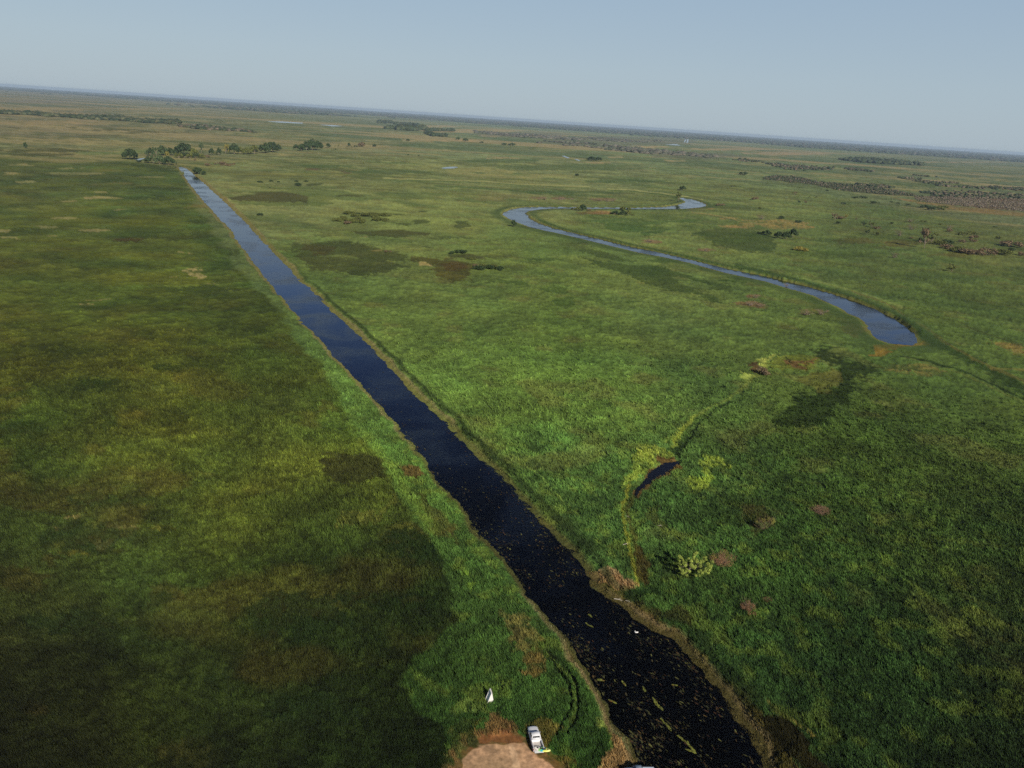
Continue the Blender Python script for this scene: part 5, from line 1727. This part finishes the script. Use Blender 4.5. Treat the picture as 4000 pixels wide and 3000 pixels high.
kayak()


# ------------------------------------------------------------------ triangular white marker board pair
def marker():
    M_W = pmat('white_board', col=(.80, .78, .74), rough=.5, noise=(1.5, .93, 1.03))
    root = bpy.data.objects.new('marker_board', None)
    COL.objects.link(root)
    a = ground(1902, 2753, 0)
    b = ground(1928, 2746, 0)
    m = (a + b) / 2
    an = math.atan2(b[1] - a[1], b[0] - a[0])
    root.location = (m[0], m[1], 0)
    root.rotation_euler = (0, 0, an)
    tag(root, 'steep white wedge shaped board with shaded grey side, standing in grass', 'marker board')

    dv = ground(1896, 2733, 0) - ground(1902, 2751, 0)
    ca, sa = math.cos(-an), math.sin(-an)
    D = Vector((dv[0] * ca - dv[1] * sa, dv[0] * sa + dv[1] * ca, 0)) * 1.05      # depth of the wedge
    hw = .68
    hh = 2.15
    BL, BR_, TL, TR = Vector((-hw, 0, .02)), Vector((hw, 0, .18)), Vector((.12, .06, hh)), Vector((.30, .06, hh - .05))

    def slab(name, pts, nrm, th, mat, par):
        bm = bmesh.new()
        f = [bm.verts.new(p) for p in pts]
        g = [bm.verts.new(Vector(p) + nrm * th) for p in pts]
        bm.faces.new(f)
        bm.faces.new(g[::-1])
        for i in range(len(f)):
            j = (i + 1) % len(f)
            bm.faces.new((f[i], g[i], g[j], f[j]))
        return part(name, bm, mat, par)
    slab('front_panel', [BL, Vector((-.1, 0, .16)), Vector((.25, 0, .05)), BR_, TR, TL], Vector((0, 1, 0)), .05, M_W, root)
    nl = D.cross(TL - BL).normalized()
    if nl.x > 0:
        nl = -nl
    o1 = Vector((0, .055, 0))
    lp = slab('side_panel', [BL + o1, BL + D, TL + D, TL + o1], -nl, .05, M_W, root)
    nr_ = D.cross(TR - BR_).normalized()
    if nr_.x < 0:
        nr_ = -nr_
    rp = slab('side_panel', [BR_ + o1, BR_ + D, TR + D, TR + o1], -nr_, .05, M_W, root)
    up = (TL - BL).normalized() * .09
    slab('rim', [BL + D * .93 + nl * .01, BL + D * 1.0 + nl * .01, TL + D * 1.0 + nl * .01, TL + D * .93 + nl * .01], nl, .06, M_W, lp)
    slab('ridge_cap', [TL + o1 + Vector((-.03, 0, .012)), TR + o1 + Vector((.03, 0, .062)), TR + D + Vector((.03, 0, .062)), TL + D + Vector((-.03, 0, .012))], Vector((0, 0, 1)), .05, M_W, root)


marker()


# ------------------------------------------------------------------ small things
def debris():
    p = ground(2486, 2468, WZ + .1)
    M_D = pmat('white_foam', col=(.82, .80, .77), rough=.6, noise=(6, .85, 1.05))
    bm = bmesh.new()
    o_ = [(-.38, .34), (-.30, .38), (-.12, .10), (.18, .14), (.42, .02), (.38, -.12), (.10, -.24), (-.28, -.22), (-.40, .02)]
    f = [bm.verts.new((x, y, 0)) for x, y in o_]
    g = [bm.verts.new((x * .85, y * .85, .16 + .04 * math.sin(i * 2.1))) for i, (x, y) in enumerate(o_)]
    bm.faces.new(f[::-1])
    bm.faces.new(g)
    for i in range(len(f)):
        j = (i + 1) % len(f)
        bm.faces.new((f[i], f[j], g[j], g[i]))
    o = part('floating_debris', bm, M_D, None, .02)
    o.location = (p[0], p[1], WZ - .02)
    tag(o, 'small bright white lump floating alone in the dark canal', 'debris')
    M_S = pmat('bleached_wood', col=(.5, .45, .38), rough=.8, noise=(5, .8, 1.1))
    A5 = (2200, 2200, 2.074)
    A4 = (2350, 1700, 2.765)
    logs = [(A5, (412, 290), (478, 308), .09, 'bleached driftwood log at the water edge beside the mud spit'), (A5, (505, 305), (545, 322), .06, 'thin bleached stick just right of the driftwood log'),
            (A4, (600, 990), (655, 998), .05, 'short pale branch lying in grass right of the ditch'), (A4, (250, 885), (300, 905), .04, 'thin pale stick on the ditch edge halfway down'),
            (A4, (228, 1198), (292, 1192), .06, 'forked pale branch on the ditch edge above the mud spit')]
    for (cv, a, b, r, lab) in logs:
        P = gp(Z(*cv, [a, b]))
        z = .45 if cv is A4 else .1
        mid_ = (P[0] + P[1]) / 2
        segs = [((P[0][0] - mid_[0], P[0][1] - mid_[1], 0), ((P[1][0] - P[0][0]) * .1, (P[1][1] - P[0][1]) * .1 + .1, .08), r, r * .85), (((P[1][0] - P[0][0]) * .1, (P[1][1] - P[0][1]) * .1 + .1, .08), (P[1][0] - mid_[0], P[1][1] - mid_[1], .05), r * .85, r * .4),
                ((0, .08, .06), ((P[1][0] - P[0][0]) * .3, (P[1][1] - P[0][1]) * .3 + .4, .3), r * .5, r * .2)]
        o = bpy.data.objects.new('driftwood', limb_mesh('driftwood', segs))
        o.data.materials.clear()
        link(o, mat=M_S)
        o.location = (mid_[0], mid_[1], z)
        tag(o, lab, 'driftwood', 'pale branches by the ditch and canal')


debris()


# ------------------------------------------------------------------ haze
def haze():
    bm = bmesh.new()
    bmesh.ops.create_cube(bm, size=1)
    me = bpy.data.meshes.new('haze')
    bm.to_mesh(me)
    bm.free()
    o = bpy.data.objects.new('haze', me)
    COL.objects.link(o)
    o.scale = (90000, 90000, 112)
    o.location = (0, 0, 112 / 2 - 4.5)
    m = bpy.data.materials.new('haze')
    m.use_nodes = True
    n = m.node_tree.nodes
    n.remove(n['Principled BSDF'])
    v = n.new('ShaderNodeVolumePrincipled')
    v.inputs['Color'].default_value = (.62, .80, 1.0, 1)
    v.inputs['Density'].default_value = 4.0e-5
    v.inputs['Anisotropy'].default_value = 0
    m.node_tree.links.new(v.outputs[0], n['Material Output'].inputs['Volume'])
    me.materials.append(m)
    tag(o, 'thin bluish haze over the whole plain', 'haze', kind='stuff')


haze()
